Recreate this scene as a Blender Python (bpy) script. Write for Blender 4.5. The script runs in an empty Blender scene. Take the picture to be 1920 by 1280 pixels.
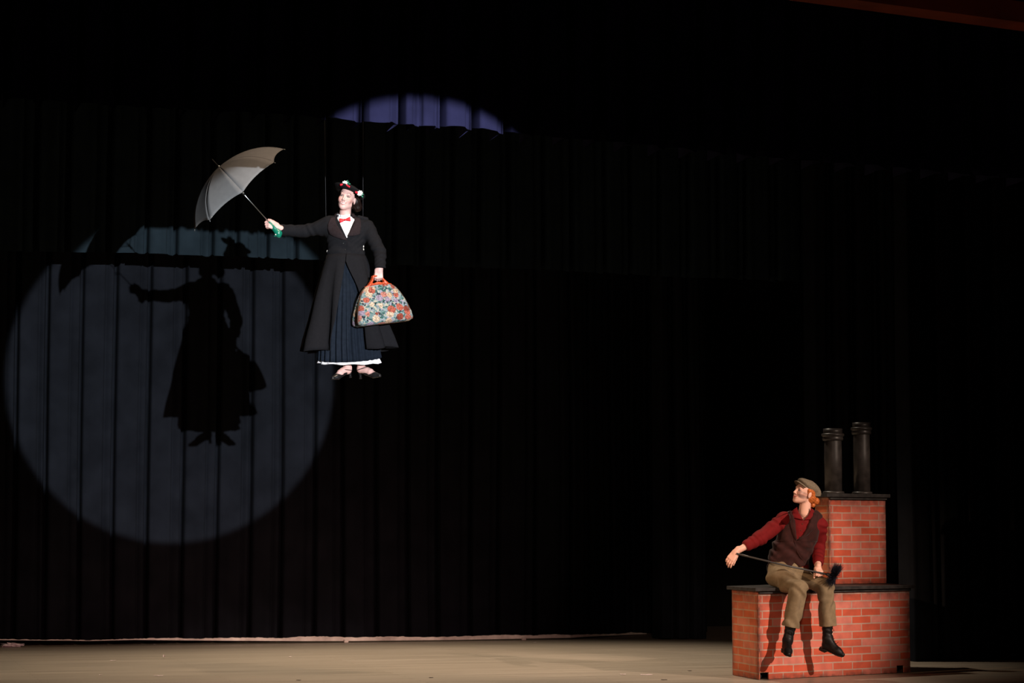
import bpy, bmesh, math, random
import numpy as np
from mathutils import Vector, Matrix

random.seed(7); rng = np.random.default_rng(11)
SC = bpy.context.scene
COL = SC.collection
PI = math.pi

# ------------------------------------------------------------------ camera
YAW = math.radians(16.0)            # the house seat looks 16 degrees towards stage left
F = 4300.0                          # focal length in pixels of a 1920 wide frame
TILT = math.atan(360.0 / F)
CAM = np.array([0.0, 0.0, 1.28])
cam_d = bpy.data.cameras.new('camera'); cam = bpy.data.objects.new('camera', cam_d); COL.objects.link(cam)
cam_d.sensor_width = 36.0; cam_d.lens = F / 1920 * 36.0; cam_d.clip_end = 200
cam.location = CAM; cam.rotation_euler = (PI / 2 + TILT, 0, -YAW)
cam_d.dof.use_dof = True; cam_d.dof.focus_distance = 20.6; cam_d.dof.aperture_fstop = 5.0
SC.camera = cam

# ------------------------------------------------------------------ colour management, world
vs = SC.view_settings
SC.display_settings.display_device = 'sRGB'
vs.view_transform = 'Standard'; vs.look = 'None'; vs.gamma = 1.0; vs.exposure = 0.0; vs.use_curve_mapping = False
w = bpy.data.worlds.new('world'); SC.world = w; w.use_nodes = True
w.node_tree.nodes['Background'].inputs['Color'].default_value = (1.0, 0.6, 0.5, 1)
w.node_tree.nodes['Background'].inputs['Strength'].default_value = 0.012

# ------------------------------------------------------------------ lamps of the theatre, and added fills
def spot(name, loc, target, energy, color, half_deg, blend, radius=0.08):
    l = bpy.data.lights.new(name, 'SPOT'); o = bpy.data.objects.new(name, l); COL.objects.link(o)
    l.energy = energy; l.color = color; l.spot_size = math.radians(2 * half_deg); l.spot_blend = blend
    l.shadow_soft_size = radius
    o.location = loc
    o.rotation_euler = (Vector(target) - Vector(loc)).to_track_quat('-Z', 'Y').to_euler()
    return o
FOLLOW = Vector((4.664, -2.106, 3.592)); FAX = Vector((math.sin(-0.037) * math.cos(-0.017), math.cos(-0.037) * math.cos(-0.017), math.sin(-0.017)))
spot('follow_spot', FOLLOW, FOLLOW + FAX * 25, 32500, (0.92, 0.97, 1.0), math.degrees(0.0670), 0.065, 0.045)
spot('front_wash', (13.5, 5.5, 6.6), (7.75, 19.0, 0.95), 12800, (1.0, 0.78, 0.64), 6.8, 0.8, 0.07)
spot('added_chimney_fill', (12.0, 13.0, 4.7), (9.10, 20.1, 1.55), 1500, (1.0, 0.76, 0.60), 6.3, 0.8, 0.10)  # added spot, only to brighten the narrow brick box and its pots
spot('added_front_fill', (0.6, 0.5, 4.6), (8.0, 19.6, 0.8), 3600, (1.0, 0.70, 0.52), 4.6, 0.9, 0.4)  # added soft fill near the camera axis, lifts the shadows on the bricks
spot('side_wash', (-6.5, 12.8, 4.6), (7.6, 19.6, 0.9), 4200, (1.0, 0.62, 0.36), 5.0, 0.9, 0.12)
spot('house_low_wash', (4.0, -3.0, 4.2), (4.6, 27.0, -0.9), 4300, (1.0, 0.36, 0.40), 8.5, 1.0, 0.2)
spot('shadow_batten', (4.75, 17.5, 7.6), (4.2, 22.8, 0.0), 650, (1.0, 0.74, 0.52), 26, 0.5, 0.10)
for bx, e in ((-1.8, 150), (0.9, 600), (4.2, 1650), (6.5, 2750)):
    spot('batten_lamp', (bx, 22.6, 8.6), (bx, 22.2, 0.0), e, (1.0, 0.86, 0.68), 32, 0.75, 0.15)

# ------------------------------------------------------------------ measuring helpers
FW = np.array([math.sin(YAW) * math.cos(TILT), math.cos(YAW) * math.cos(TILT), math.sin(TILT)])
RT = np.array([math.cos(YAW), -math.sin(YAW), 0.0]); UP = np.cross(RT, FW)
FH = np.array([math.sin(YAW), math.cos(YAW), 0.0])
def ray(x, y): return FW + RT * (x - 960) / F + UP * (640 - y) / F
def on_plane(x, y, Y): d = ray(x, y); return CAM + d * Y / d[1]
def on_floor(x, y, z=0.0): d = ray(x, y); return CAM + d * (z - CAM[2]) / d[2]
class Frame:
    """an upright frame standing at a measured place: x to stage left, y upstage, z up, in metres"""
    def __init__(s, x, y, depth):
        d = ray(x, y); s.o = CAM + d * depth / (d @ FH)
        s.dep = depth
    def __call__(s, x, y, dy=0.0):
        d = ray(x, y); q = CAM + d * (s.dep + dy) / (d @ FH) - s.o
        return np.array([q @ RT, q @ FH, q[2]])
    def world(s, p): return s.o + RT * p[0] + FH * p[1] + np.array([0, 0, p[2]])
    def place(s, obj): obj.location = s.o; obj.rotation_euler = (0, 0, -YAW)

# ------------------------------------------------------------------ materials
def new_mat(name):
    m = bpy.data.materials.new(name); m.use_nodes = True
    nt = m.node_tree; b = nt.nodes['Principled BSDF']
    return m, nt, b
def mat(name, col, rough=0.8, spec=0.3, metal=0.0, noise=0.0, nscale=40.0, sheen=0.0, bump=0.0, bscale=300.0, trans=0.0, sss=0.0, attr=None):
    m, nt, b = new_mat(name)
    b.inputs['Base Color'].default_value = (*col, 1); b.inputs['Roughness'].default_value = rough
    b.inputs['Specular IOR Level'].default_value = spec; b.inputs['Metallic'].default_value = metal
    if sheen: b.inputs['Sheen Weight'].default_value = sheen
    if sss:
        b.inputs['Subsurface Weight'].default_value = sss; b.inputs['Subsurface Scale'].default_value = 0.01
        b.inputs['Subsurface Radius'].default_value = (1, .35, .2)
    tc = nt.nodes.new('ShaderNodeTexCoord')
    if attr:
        a = nt.nodes.new('ShaderNodeAttribute'); a.attribute_name = attr
        nt.links.new(a.outputs['Color'], b.inputs['Base Color'])
    elif noise:
        n = nt.nodes.new('ShaderNodeTexNoise'); n.inputs['Scale'].default_value = nscale; n.inputs['Detail'].default_value = 5
        r = nt.nodes.new('ShaderNodeValToRGB')
        r.color_ramp.elements[0].position = 0.3; r.color_ramp.elements[1].position = 0.7
        r.color_ramp.elements[0].color = (*[c * (1 - noise) for c in col], 1)
        r.color_ramp.elements[1].color = (*[min(1, c * (1 + noise)) for c in col], 1)
        nt.links.new(tc.outputs['Object'], n.inputs['Vector']); nt.links.new(n.outputs['Fac'], r.inputs['Fac'])
        nt.links.new(r.outputs['Color'], b.inputs['Base Color'])
    if bump:
        n = nt.nodes.new('ShaderNodeTexNoise'); n.inputs['Scale'].default_value = bscale; n.inputs['Detail'].default_value = 3
        bp = nt.nodes.new('ShaderNodeBump'); bp.inputs['Strength'].default_value = bump; bp.inputs['Distance'].default_value = 0.004
        nt.links.new(tc.outputs['Object'], n.inputs['Vector']); nt.links.new(n.outputs['Fac'], bp.inputs['Height'])
        nt.links.new(bp.outputs['Normal'], b.inputs['Normal'])
    return m
M = {}
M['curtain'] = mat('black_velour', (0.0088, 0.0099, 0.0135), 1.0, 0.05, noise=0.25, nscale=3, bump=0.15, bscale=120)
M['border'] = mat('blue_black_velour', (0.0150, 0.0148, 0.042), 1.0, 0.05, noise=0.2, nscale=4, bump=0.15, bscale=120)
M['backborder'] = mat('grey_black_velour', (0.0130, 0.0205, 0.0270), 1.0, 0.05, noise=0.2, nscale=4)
M['coat'] = mat('black_wool', (0.0110, 0.0107, 0.0125), 0.95, 0.06, noise=0.08, nscale=60, bump=0.3, bscale=500)
M['lapel'] = mat('brown_black_velvet', (0.0215, 0.0150, 0.0165), 0.95, 0.06, noise=0.15, nscale=60)
M['skirt'] = mat('navy_cotton', (0.0085, 0.0125, 0.0205), 0.9, 0.08, noise=0.15, nscale=30)
M['white'] = mat('white_cotton', (0.74, 0.74, 0.76), 0.85, 0.2, noise=0.05, nscale=80, bump=0.2)
M['red'] = mat('red_satin', (0.72, 0.02, 0.03), 0.5, 0.4)
M['berry'] = mat('glossy_red', (0.6, 0.01, 0.03), 0.25, 0.5)
M['petal'] = mat('white_petal', (0.8, 0.82, 0.8), 0.7, 0.2)
M['leaf'] = mat('green_leaf', (0.02, 0.16, 0.10), 0.6, 0.3)
M['felt'] = mat('black_felt', (0.010, 0.009, 0.010), 0.9, 0.1)
M['hatband'] = mat('brown_black_ribbon', (0.030, 0.018, 0.022), 0.6, 0.3)
M['hair_dark'] = mat('dark_brown_hair', (0.010, 0.004, 0.003), 0.5, 0.25, noise=0.4, nscale=120)
M['hair_red'] = mat('ginger_hair', (0.42, 0.105, 0.022), 0.5, 0.3, noise=0.45, nscale=90, bump=0.5, bscale=200)
M['skin'] = mat('skin_woman', (0.7, 0.4, 0.35), 0.5, 0.3, attr='Col')
M['leather'] = mat('black_leather', (0.010, 0.010, 0.011), 0.3, 0.5)
M['bootleather'] = mat('worn_black_leather', (0.007, 0.005, 0.005), 0.5, 0.22, noise=0.3, nscale=50)
M['steel'] = mat('steel', (0.55, 0.58, 0.6), 0.3, 0.5, metal=1.0)
M['wire'] = mat('dull_wire', (0.06, 0.06, 0.065), 0.6, 0.2)
M['umbrella'] = mat('grey_umbrella_nylon', (0.152, 0.152, 0.156), 0.85, 0.12, noise=0.05, nscale=20)
M['green'] = mat('green_enamel', (0.005, 0.16, 0.10), 0.3, 0.5)
M['wood_red'] = mat('orange_red_wood', (0.46, 0.060, 0.016), 0.4, 0.4, noise=0.2, nscale=40)
M['shirt'] = mat('dark_red_cotton', (0.125, 0.0032, 0.0040), 0.85, 0.2, noise=0.12, nscale=30, bump=0.2)
M['vest'] = mat('brown_velvet', (0.026, 0.0062, 0.0052), 0.8, 0.15, noise=0.3, nscale=25, sheen=0.08)
M['khaki'] = mat('khaki_twill', (0.185, 0.135, 0.080), 0.9, 0.15, noise=0.12, nscale=30, bump=0.2, bscale=400)
M['tweed'] = mat('brown_tweed', (0.150, 0.118, 0.082), 0.95, 0.1, noise=0.35, nscale=160)
M['tweed_dark'] = mat('dark_tweed_trim', (0.075, 0.045, 0.028), 0.95, 0.1)
M['pole'] = mat('black_painted_pole', (0.035, 0.032, 0.032), 0.45, 0.4)
M['bristle'] = mat('blue_black_bristle', (0.010, 0.010, 0.018), 0.6, 0.3)
M['blackpaint'] = mat('black_paint', (0.018, 0.017, 0.016), 0.6, 0.3, noise=0.4, nscale=12)
M['lidpaint'] = mat('scuffed_black_board', (0.022, 0.019, 0.018), 0.6, 0.25, noise=0.5, nscale=18)
M['pot'] = mat('sooty_black_pot', (0.034, 0.029, 0.027), 0.42, 0.45, noise=0.45, nscale=14)
M['rubber'] = mat('black_rubber', (0.012, 0.012, 0.012), 0.4, 0.4)
M['paper'] = mat('white_paper', (0.62, 0.50, 0.50), 0.8, 0.2, noise=0.1, nscale=60)
M['whitepaper'] = mat('bright_paper', (0.85, 0.78, 0.80), 0.7, 0.3)
M['fleck'] = mat('dark_tape', (0.03, 0.018, 0.014), 0.8, 0.2)
M['rail'] = mat('pale_pink_paint', (0.80, 0.66, 0.60), 0.8, 0.2, noise=0.35, nscale=5)
M['plaster'] = mat('black_painted_wall', (0.01, 0.01, 0.01), 0.95, 0.1, noise=0.2, nscale=2)
M['arch'] = mat('dark_red_wood', (0.42, 0.085, 0.03), 0.6, 0.2, noise=0.25, nscale=3)
M['nylon'] = mat('white_webbing', (0.7, 0.66, 0.6), 0.6, 0.3)

def brick_mat(name, warm):
    m, nt, b = new_mat(name); N = nt.nodes; L = nt.links
    uv = N.new('ShaderNodeTexCoord')
    br = N.new('ShaderNodeTexBrick'); br.offset = 0.5
    br.inputs['Scale'].default_value = 1.0; br.inputs['Brick Width'].default_value = 0.242; br.inputs['Row Height'].default_value = 0.0682
    br.inputs['Mortar Size'].default_value = 0.0062; br.inputs['Mortar Smooth'].default_value = 0.2; br.inputs['Bias'].default_value = -0.25
    br.inputs['Color1'].default_value = (*warm[0], 1); br.inputs['Color2'].default_value = (*warm[1], 1); br.inputs['Mortar'].default_value = (*warm[2], 1)
    wob = N.new('ShaderNodeTexNoise'); wob.inputs['Scale'].default_value = 5
    wm = N.new('ShaderNodeVectorMath'); wm.operation = 'MULTIPLY_ADD'; wm.inputs[1].default_value = (0.009, 0.009, 0)
    L.new(uv.outputs['UV'], wob.inputs['Vector']); L.new(wob.outputs['Color'], wm.inputs[0]); L.new(uv.outputs['UV'], wm.inputs[2])
    L.new(wm.outputs['Vector'], br.inputs['Vector'])
    n = N.new('ShaderNodeTexNoise'); n.inputs['Scale'].default_value = 9; n.inputs['Detail'].default_value = 6
    r = N.new('ShaderNodeValToRGB'); r.color_ramp.elements[0].position = 0.32; r.color_ramp.elements[1].position = 0.6
    r.color_ramp.elements[0].color = (0.86, 0.86, 0.86, 1); r.color_ramp.elements[1].color = (1.08, 1.04, 1.0, 1)
    L.new(uv.outputs['UV'], n.inputs['Vector']); L.new(n.outputs['Fac'], r.inputs['Fac'])
    mx = N.new('ShaderNodeMix'); mx.data_type = 'RGBA'; mx.blend_type = 'MULTIPLY'; mx.inputs[0].default_value = 1
    L.new(br.outputs['Color'], mx.inputs[6]); L.new(r.outputs['Color'], mx.inputs[7])
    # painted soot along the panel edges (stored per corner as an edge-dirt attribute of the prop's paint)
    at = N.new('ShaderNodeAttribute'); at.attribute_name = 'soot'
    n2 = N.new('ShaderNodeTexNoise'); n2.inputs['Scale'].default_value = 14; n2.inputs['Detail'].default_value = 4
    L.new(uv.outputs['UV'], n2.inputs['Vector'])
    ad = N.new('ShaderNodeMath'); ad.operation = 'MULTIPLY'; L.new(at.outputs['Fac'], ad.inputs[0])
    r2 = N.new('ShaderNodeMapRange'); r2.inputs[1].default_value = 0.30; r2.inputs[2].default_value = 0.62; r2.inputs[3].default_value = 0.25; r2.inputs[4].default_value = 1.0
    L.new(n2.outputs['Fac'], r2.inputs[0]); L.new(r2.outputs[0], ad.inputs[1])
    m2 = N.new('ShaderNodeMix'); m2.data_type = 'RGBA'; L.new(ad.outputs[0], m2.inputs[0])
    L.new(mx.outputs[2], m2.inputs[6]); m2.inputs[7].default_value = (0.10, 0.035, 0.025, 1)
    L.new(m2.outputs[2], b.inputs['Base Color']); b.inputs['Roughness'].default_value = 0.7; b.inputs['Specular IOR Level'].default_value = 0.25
    return m
M['brick'] = brick_mat('painted_brick_front', ((0.44, 0.074, 0.036), (0.52, 0.195, 0.160), (0.38, 0.255, 0.205)))
M['brick_side'] = brick_mat('painted_brick_side', ((0.42, 0.095, 0.035), (0.44, 0.16, 0.10), (0.36, 0.23, 0.15)))

def floor_mat():
    m, nt, b = new_mat('pale_stage_boards'); N = nt.nodes; L = nt.links
    tc = N.new('ShaderNodeTexCoord'); mp = N.new('ShaderNodeMapping'); mp.inputs['Scale'].default_value = (0.35, 7.0, 1)
    mp.inputs['Rotation'].default_value = (0, 0, math.radians(1.5))
    L.new(tc.outputs['Object'], mp.inputs['Vector'])
    n = N.new('ShaderNodeTexNoise'); n.inputs['Scale'].default_value = 1.6; n.inputs['Detail'].default_value = 7; n.inputs['Roughness'].default_value = 0.65
    L.new(mp.outputs['Vector'], n.inputs['Vector'])
    r = N.new('ShaderNodeValToRGB'); e = r.color_ramp.elements
    e[0].position = 0.28; e[0].color = (0.20, 0.160, 0.122, 1); e[1].position = 0.72; e[1].color = (0.38, 0.315, 0.245, 1)
    L.new(n.outputs['Fac'], r.inputs['Fac'])
    # plank joints
    br = N.new('ShaderNodeTexBrick'); br.inputs['Scale'].default_value = 1; br.inputs['Brick Width'].default_value = 3.2; br.inputs['Row Height'].default_value = 0.14
    br.inputs['Mortar Size'].default_value = 0.003; br.inputs['Color1'].default_value = (1, 1, 1, 1); br.inputs['Color2'].default_value = (0.86, 0.85, 0.83, 1)
    br.inputs['Mortar'].default_value = (0.5, 0.45, 0.4, 1)
    L.new(tc.outputs['Object'], br.inputs['Vector'])
    mx = N.new('ShaderNodeMix'); mx.data_type = 'RGBA'; mx.blend_type = 'MULTIPLY'; mx.inputs[0].default_value = 0.8
    L.new(r.outputs['Color'], mx.inputs[6]); L.new(br.outputs['Color'], mx.inputs[7]); L.new(mx.outputs[2], b.inputs['Base Color'])
    b.inputs['Roughness'].default_value = 0.38; b.inputs['Specular IOR Level'].default_value = 0.35
    return m
M['floor'] = floor_mat()

def floral_mat():
    m, nt, b = new_mat('floral_tapestry'); N = nt.nodes; L = nt.links
    tc = N.new('ShaderNodeTexCoord')
    wob = N.new('ShaderNodeTexNoise'); wob.inputs['Scale'].default_value = 30; wob.inputs['Detail'].default_value = 2
    wm = N.new('ShaderNodeVectorMath'); wm.operation = 'MULTIPLY_ADD'; wm.inputs[1].default_value = (0.028, 0.028, 0.028)
    L.new(tc.outputs['Object'], wob.inputs['Vector']); L.new(wob.outputs['Color'], wm.inputs[0]); L.new(tc.outputs['Object'], wm.inputs[2])
    def vor(scale, stops, interp='CONSTANT'):
        v = N.new('ShaderNodeTexVoronoi'); v.inputs['Scale'].default_value = scale
        L.new(wm.outputs['Vector'], v.inputs['Vector'])
        s = N.new('ShaderNodeSeparateColor'); L.new(v.outputs['Color'], s.inputs[0])
        r = N.new('ShaderNodeValToRGB'); r.color_ramp.interpolation = interp
        els = r.color_ramp.elements
        while len(els) < len(stops): els.new(0.5)
        for e, (p, c) in zip(els, stops): e.position = p; e.color = (*c, 1)
        L.new(s.outputs[0], r.inputs['Fac'])
        return v, r
    # small leaves and ground
    v1, r1 = vor(66, [(0, (0.12, 0.19, 0.19)), (0.24, (0.22, 0.27, 0.28)), (0.44, (0.03, 0.085, 0.075)), (0.56, (0.36, 0.34, 0.28)), (0.70, (0.26, 0.24, 0.31)), (0.83, (0.07, 0.14, 0.14)), (0.92, (0.02, 0.025, 0.035))])
    # blossoms
    v2, r2 = vor(15.5, [(0, (0.42, 0.11, 0.075)), (0.2, (0.56, 0.38, 0.26)), (0.38, (0.50, 0.20, 0.16)), (0.56, (0.60, 0.46, 0.34)), (0.74, (0.34, 0.27, 0.36)), (0.88, (0.26, 0.055, 0.035))])
    # petals inside each blossom
    v3 = N.new('ShaderNodeTexVoronoi'); v3.inputs['Scale'].default_value = 95; L.new(wm.outputs['Vector'], v3.inputs['Vector'])
    mr = N.new('ShaderNodeMapRange'); mr.inputs[1].default_value = 0.1; mr.inputs[2].default_value = 0.75; mr.inputs[3].default_value = 1.25; mr.inputs[4].default_value = 0.40
    L.new(v3.outputs['Distance'], mr.inputs[0])
    mm = N.new('ShaderNodeMix'); mm.data_type = 'RGBA'; mm.blend_type = 'MULTIPLY'; mm.inputs[0].default_value = 1
    L.new(r2.outputs['Color'], mm.inputs[6]); L.new(mr.outputs[0], mm.inputs[7])
    st = N.new('ShaderNodeMapRange'); st.inputs[1].default_value = 0.46; st.inputs[2].default_value = 0.54; st.inputs[3].default_value = 1; st.inputs[4].default_value = 0
    L.new(v2.outputs['Distance'], st.inputs[0])
    mx = N.new('ShaderNodeMix'); mx.data_type = 'RGBA'; L.new(st.outputs[0], mx.inputs[0])
    L.new(r1.outputs['Color'], mx.inputs[6]); L.new(mm.outputs[2], mx.inputs[7]); L.new(mx.outputs[2], b.inputs['Base Color'])
    b.inputs['Roughness'].default_value = 0.9; b.inputs['Specular IOR Level'].default_value = 0.15
    return m
M['floral'] = floral_mat()

# ------------------------------------------------------------------ object helpers
def tag(o, label=None, cat=None, group=None, kind=None):
    if label: o['label'] = label
    if cat: o['category'] = cat
    if group: o['group'] = group
    if kind: o['kind'] = kind
    return o
def empty(name, loc=(0, 0, 0), rot=(0, 0, 0), **k):
    o = bpy.data.objects.new(name, None); COL.objects.link(o); o.location = loc; o.rotation_euler = rot; o.empty_display_size = 0.1
    return tag(o, **k)
def mesh_obj(name, verts, faces, material, parent=None, smooth=True, colors=None, solid=0.0, bevel=0.0, **k):
    me = bpy.data.meshes.new(name)
    V = np.asarray(verts, dtype=np.float32)
    if isinstance(faces, np.ndarray) and faces.ndim == 2:
        me.vertices.add(len(V)); me.vertices.foreach_set('co', V.ravel())
        nf, c = faces.shape
        me.loops.add(nf * c); me.loops.foreach_set('vertex_index', faces.astype(np.int32).ravel())
        me.polygons.add(nf); me.polygons.foreach_set('loop_start', np.arange(0, nf * c, c, dtype=np.int32))
        me.update(calc_edges=True); me.validate()
    else:
        me.from_pydata([tuple(map(float, v)) for v in V], [], [tuple(int(i) for i in f) for f in faces]); me.update()
    if smooth: me.polygons.foreach_set('use_smooth', [True] * len(me.polygons))
    if colors is not None:
        a = me.color_attributes.new('Col', 'FLOAT_COLOR', 'POINT')
        a.data.foreach_set('color', np.concatenate([colors, np.ones((len(colors), 1))], 1).astype(np.float32).ravel())
    me.materials.append(M[material] if isinstance(material, str) else material)
    o = bpy.data.objects.new(name, me); COL.objects.link(o); o.parent = parent
    if solid:
        s = o.modifiers.new('thick', 'SOLIDIFY'); s.thickness = solid; s.offset = 0
    if bevel:
        s = o.modifiers.new('bevel', 'BEVEL'); s.width = bevel; s.segments = 2; s.limit_method = 'ANGLE'
    return tag(o, **k)
class MB:
    def __init__(s): s.v = []; s.f = []
    def add(s, v, f):
        n = len(s.v); s.v += [tuple(map(float, q)) for q in v]; s.f += [tuple(i + n for i in q) for q in f]; return s
    def box(s, lo, hi):
        x0, y0, z0 = lo; x1, y1, z1 = hi
        return s.add([(x0, y0, z0), (x1, y0, z0), (x1, y1, z0), (x0, y1, z0), (x0, y0, z1), (x1, y0, z1), (x1, y1, z1), (x0, y1, z1)],
                     [(0, 3, 2, 1), (4, 5, 6, 7), (0, 1, 5, 4), (1, 2, 6, 5), (2, 3, 7, 6), (3, 0, 4, 7)])
    def prism(s, poly, z0, z1):
        n = len(poly); v = [(p[0], p[1], z0) for p in poly] + [(p[0], p[1], z1) for p in poly]
        return s.add(v, [tuple(range(n))[::-1], tuple(range(n, 2 * n))] + [(i, (i + 1) % n, n + (i + 1) % n, n + i) for i in range(n)])
    def tube(s, pts, radii, seg=10, squash=1.0):
        pts = [Vector(p) for p in pts]; n = len(pts)
        if not hasattr(radii, '__len__'): radii = [radii] * n
        rings = []; prev = None
        for i, p in enumerate(pts):
            t = (pts[min(i + 1, n - 1)] - pts[max(i - 1, 0)]).normalized()
            if prev is None:
                a = t.orthogonal().normalized()
            else:
                a = (prev - t * prev.dot(t)).normalized()
            prev = a; b = t.cross(a)
            rings.append([p + (a * math.cos(2 * PI * k / seg) + b * math.sin(2 * PI * k / seg) * squash) * radii[i] for k in range(seg)])
        v = [q for r in rings for q in r]; f = []
        for i in range(n - 1):
            for k in range(seg):
                f.append((i * seg + k, i * seg + (k + 1) % seg, (i + 1) * seg + (k + 1) % seg, (i + 1) * seg + k))
        f.append(tuple(range(seg))[::-1]); f.append(tuple((n - 1) * seg + k for k in range(seg)))
        return s.add(v, f)
    def lathe(s, prof, seg=32, c=(0, 0, 0)):
        v = []; f = []
        for r, z in prof:
            for k in range(seg): v.append((c[0] + r * math.cos(2 * PI * k / seg), c[1] + r * math.sin(2 * PI * k / seg), c[2] + z))
        for i in range(len(prof) - 1):
            for k in range(seg): f.append((i * seg + k, i * seg + (k + 1) % seg, (i + 1) * seg + (k + 1) % seg, (i + 1) * seg + k))
        f.append(tuple(range(seg))[::-1]); f.append(tuple((len(prof) - 1) * seg + k for k in range(seg)))
        return s.add(v, f)
    def ball(s, c, r, seg=12, R=None):
        c = np.array(c, float)
        if not hasattr(r, '__len__'): r = (r, r, r)
        v = []; f = []; nl = seg // 2
        for i in range(1, nl):
            for k in range(seg):
                a = PI * i / nl; b = 2 * PI * k / seg
                v.append(np.array([r[0] * math.sin(a) * math.cos(b), r[1] * math.sin(a) * math.sin(b), r[2] * math.cos(a)]))
        v.append(np.array([0, 0, r[2]])); v.append(np.array([0, 0, -r[2]]))
        if R is not None: v = [R @ q for q in v]
        v = [q + c for q in v]; n = len(v)
        for i in range(nl - 2):
            for k in range(seg): f.append((i * seg + k, (i + 1) * seg + k, (i + 1) * seg + (k + 1) % seg, i * seg + (k + 1) % seg))
        for k in range(seg):
            f.append((n - 2, k, (k + 1) % seg)); f.append((n - 1, (nl - 2) * seg + (k + 1) % seg, (nl - 2) * seg + k))
        return s.add(v, f)
    def build(s, name, material, parent=None, **k):
        return mesh_obj(name, s.v, s.f, material, parent, **k)
def grid_faces(nu, nv, closed=False):
    f = []
    for j in range(nv - 1):
        for i in range(nu - (0 if closed else 1)):
            i2 = (i + 1) % nu
            f.append((j * nu + i, j * nu + i2, (j + 1) * nu + i2, (j + 1) * nu + i))
    return f

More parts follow.
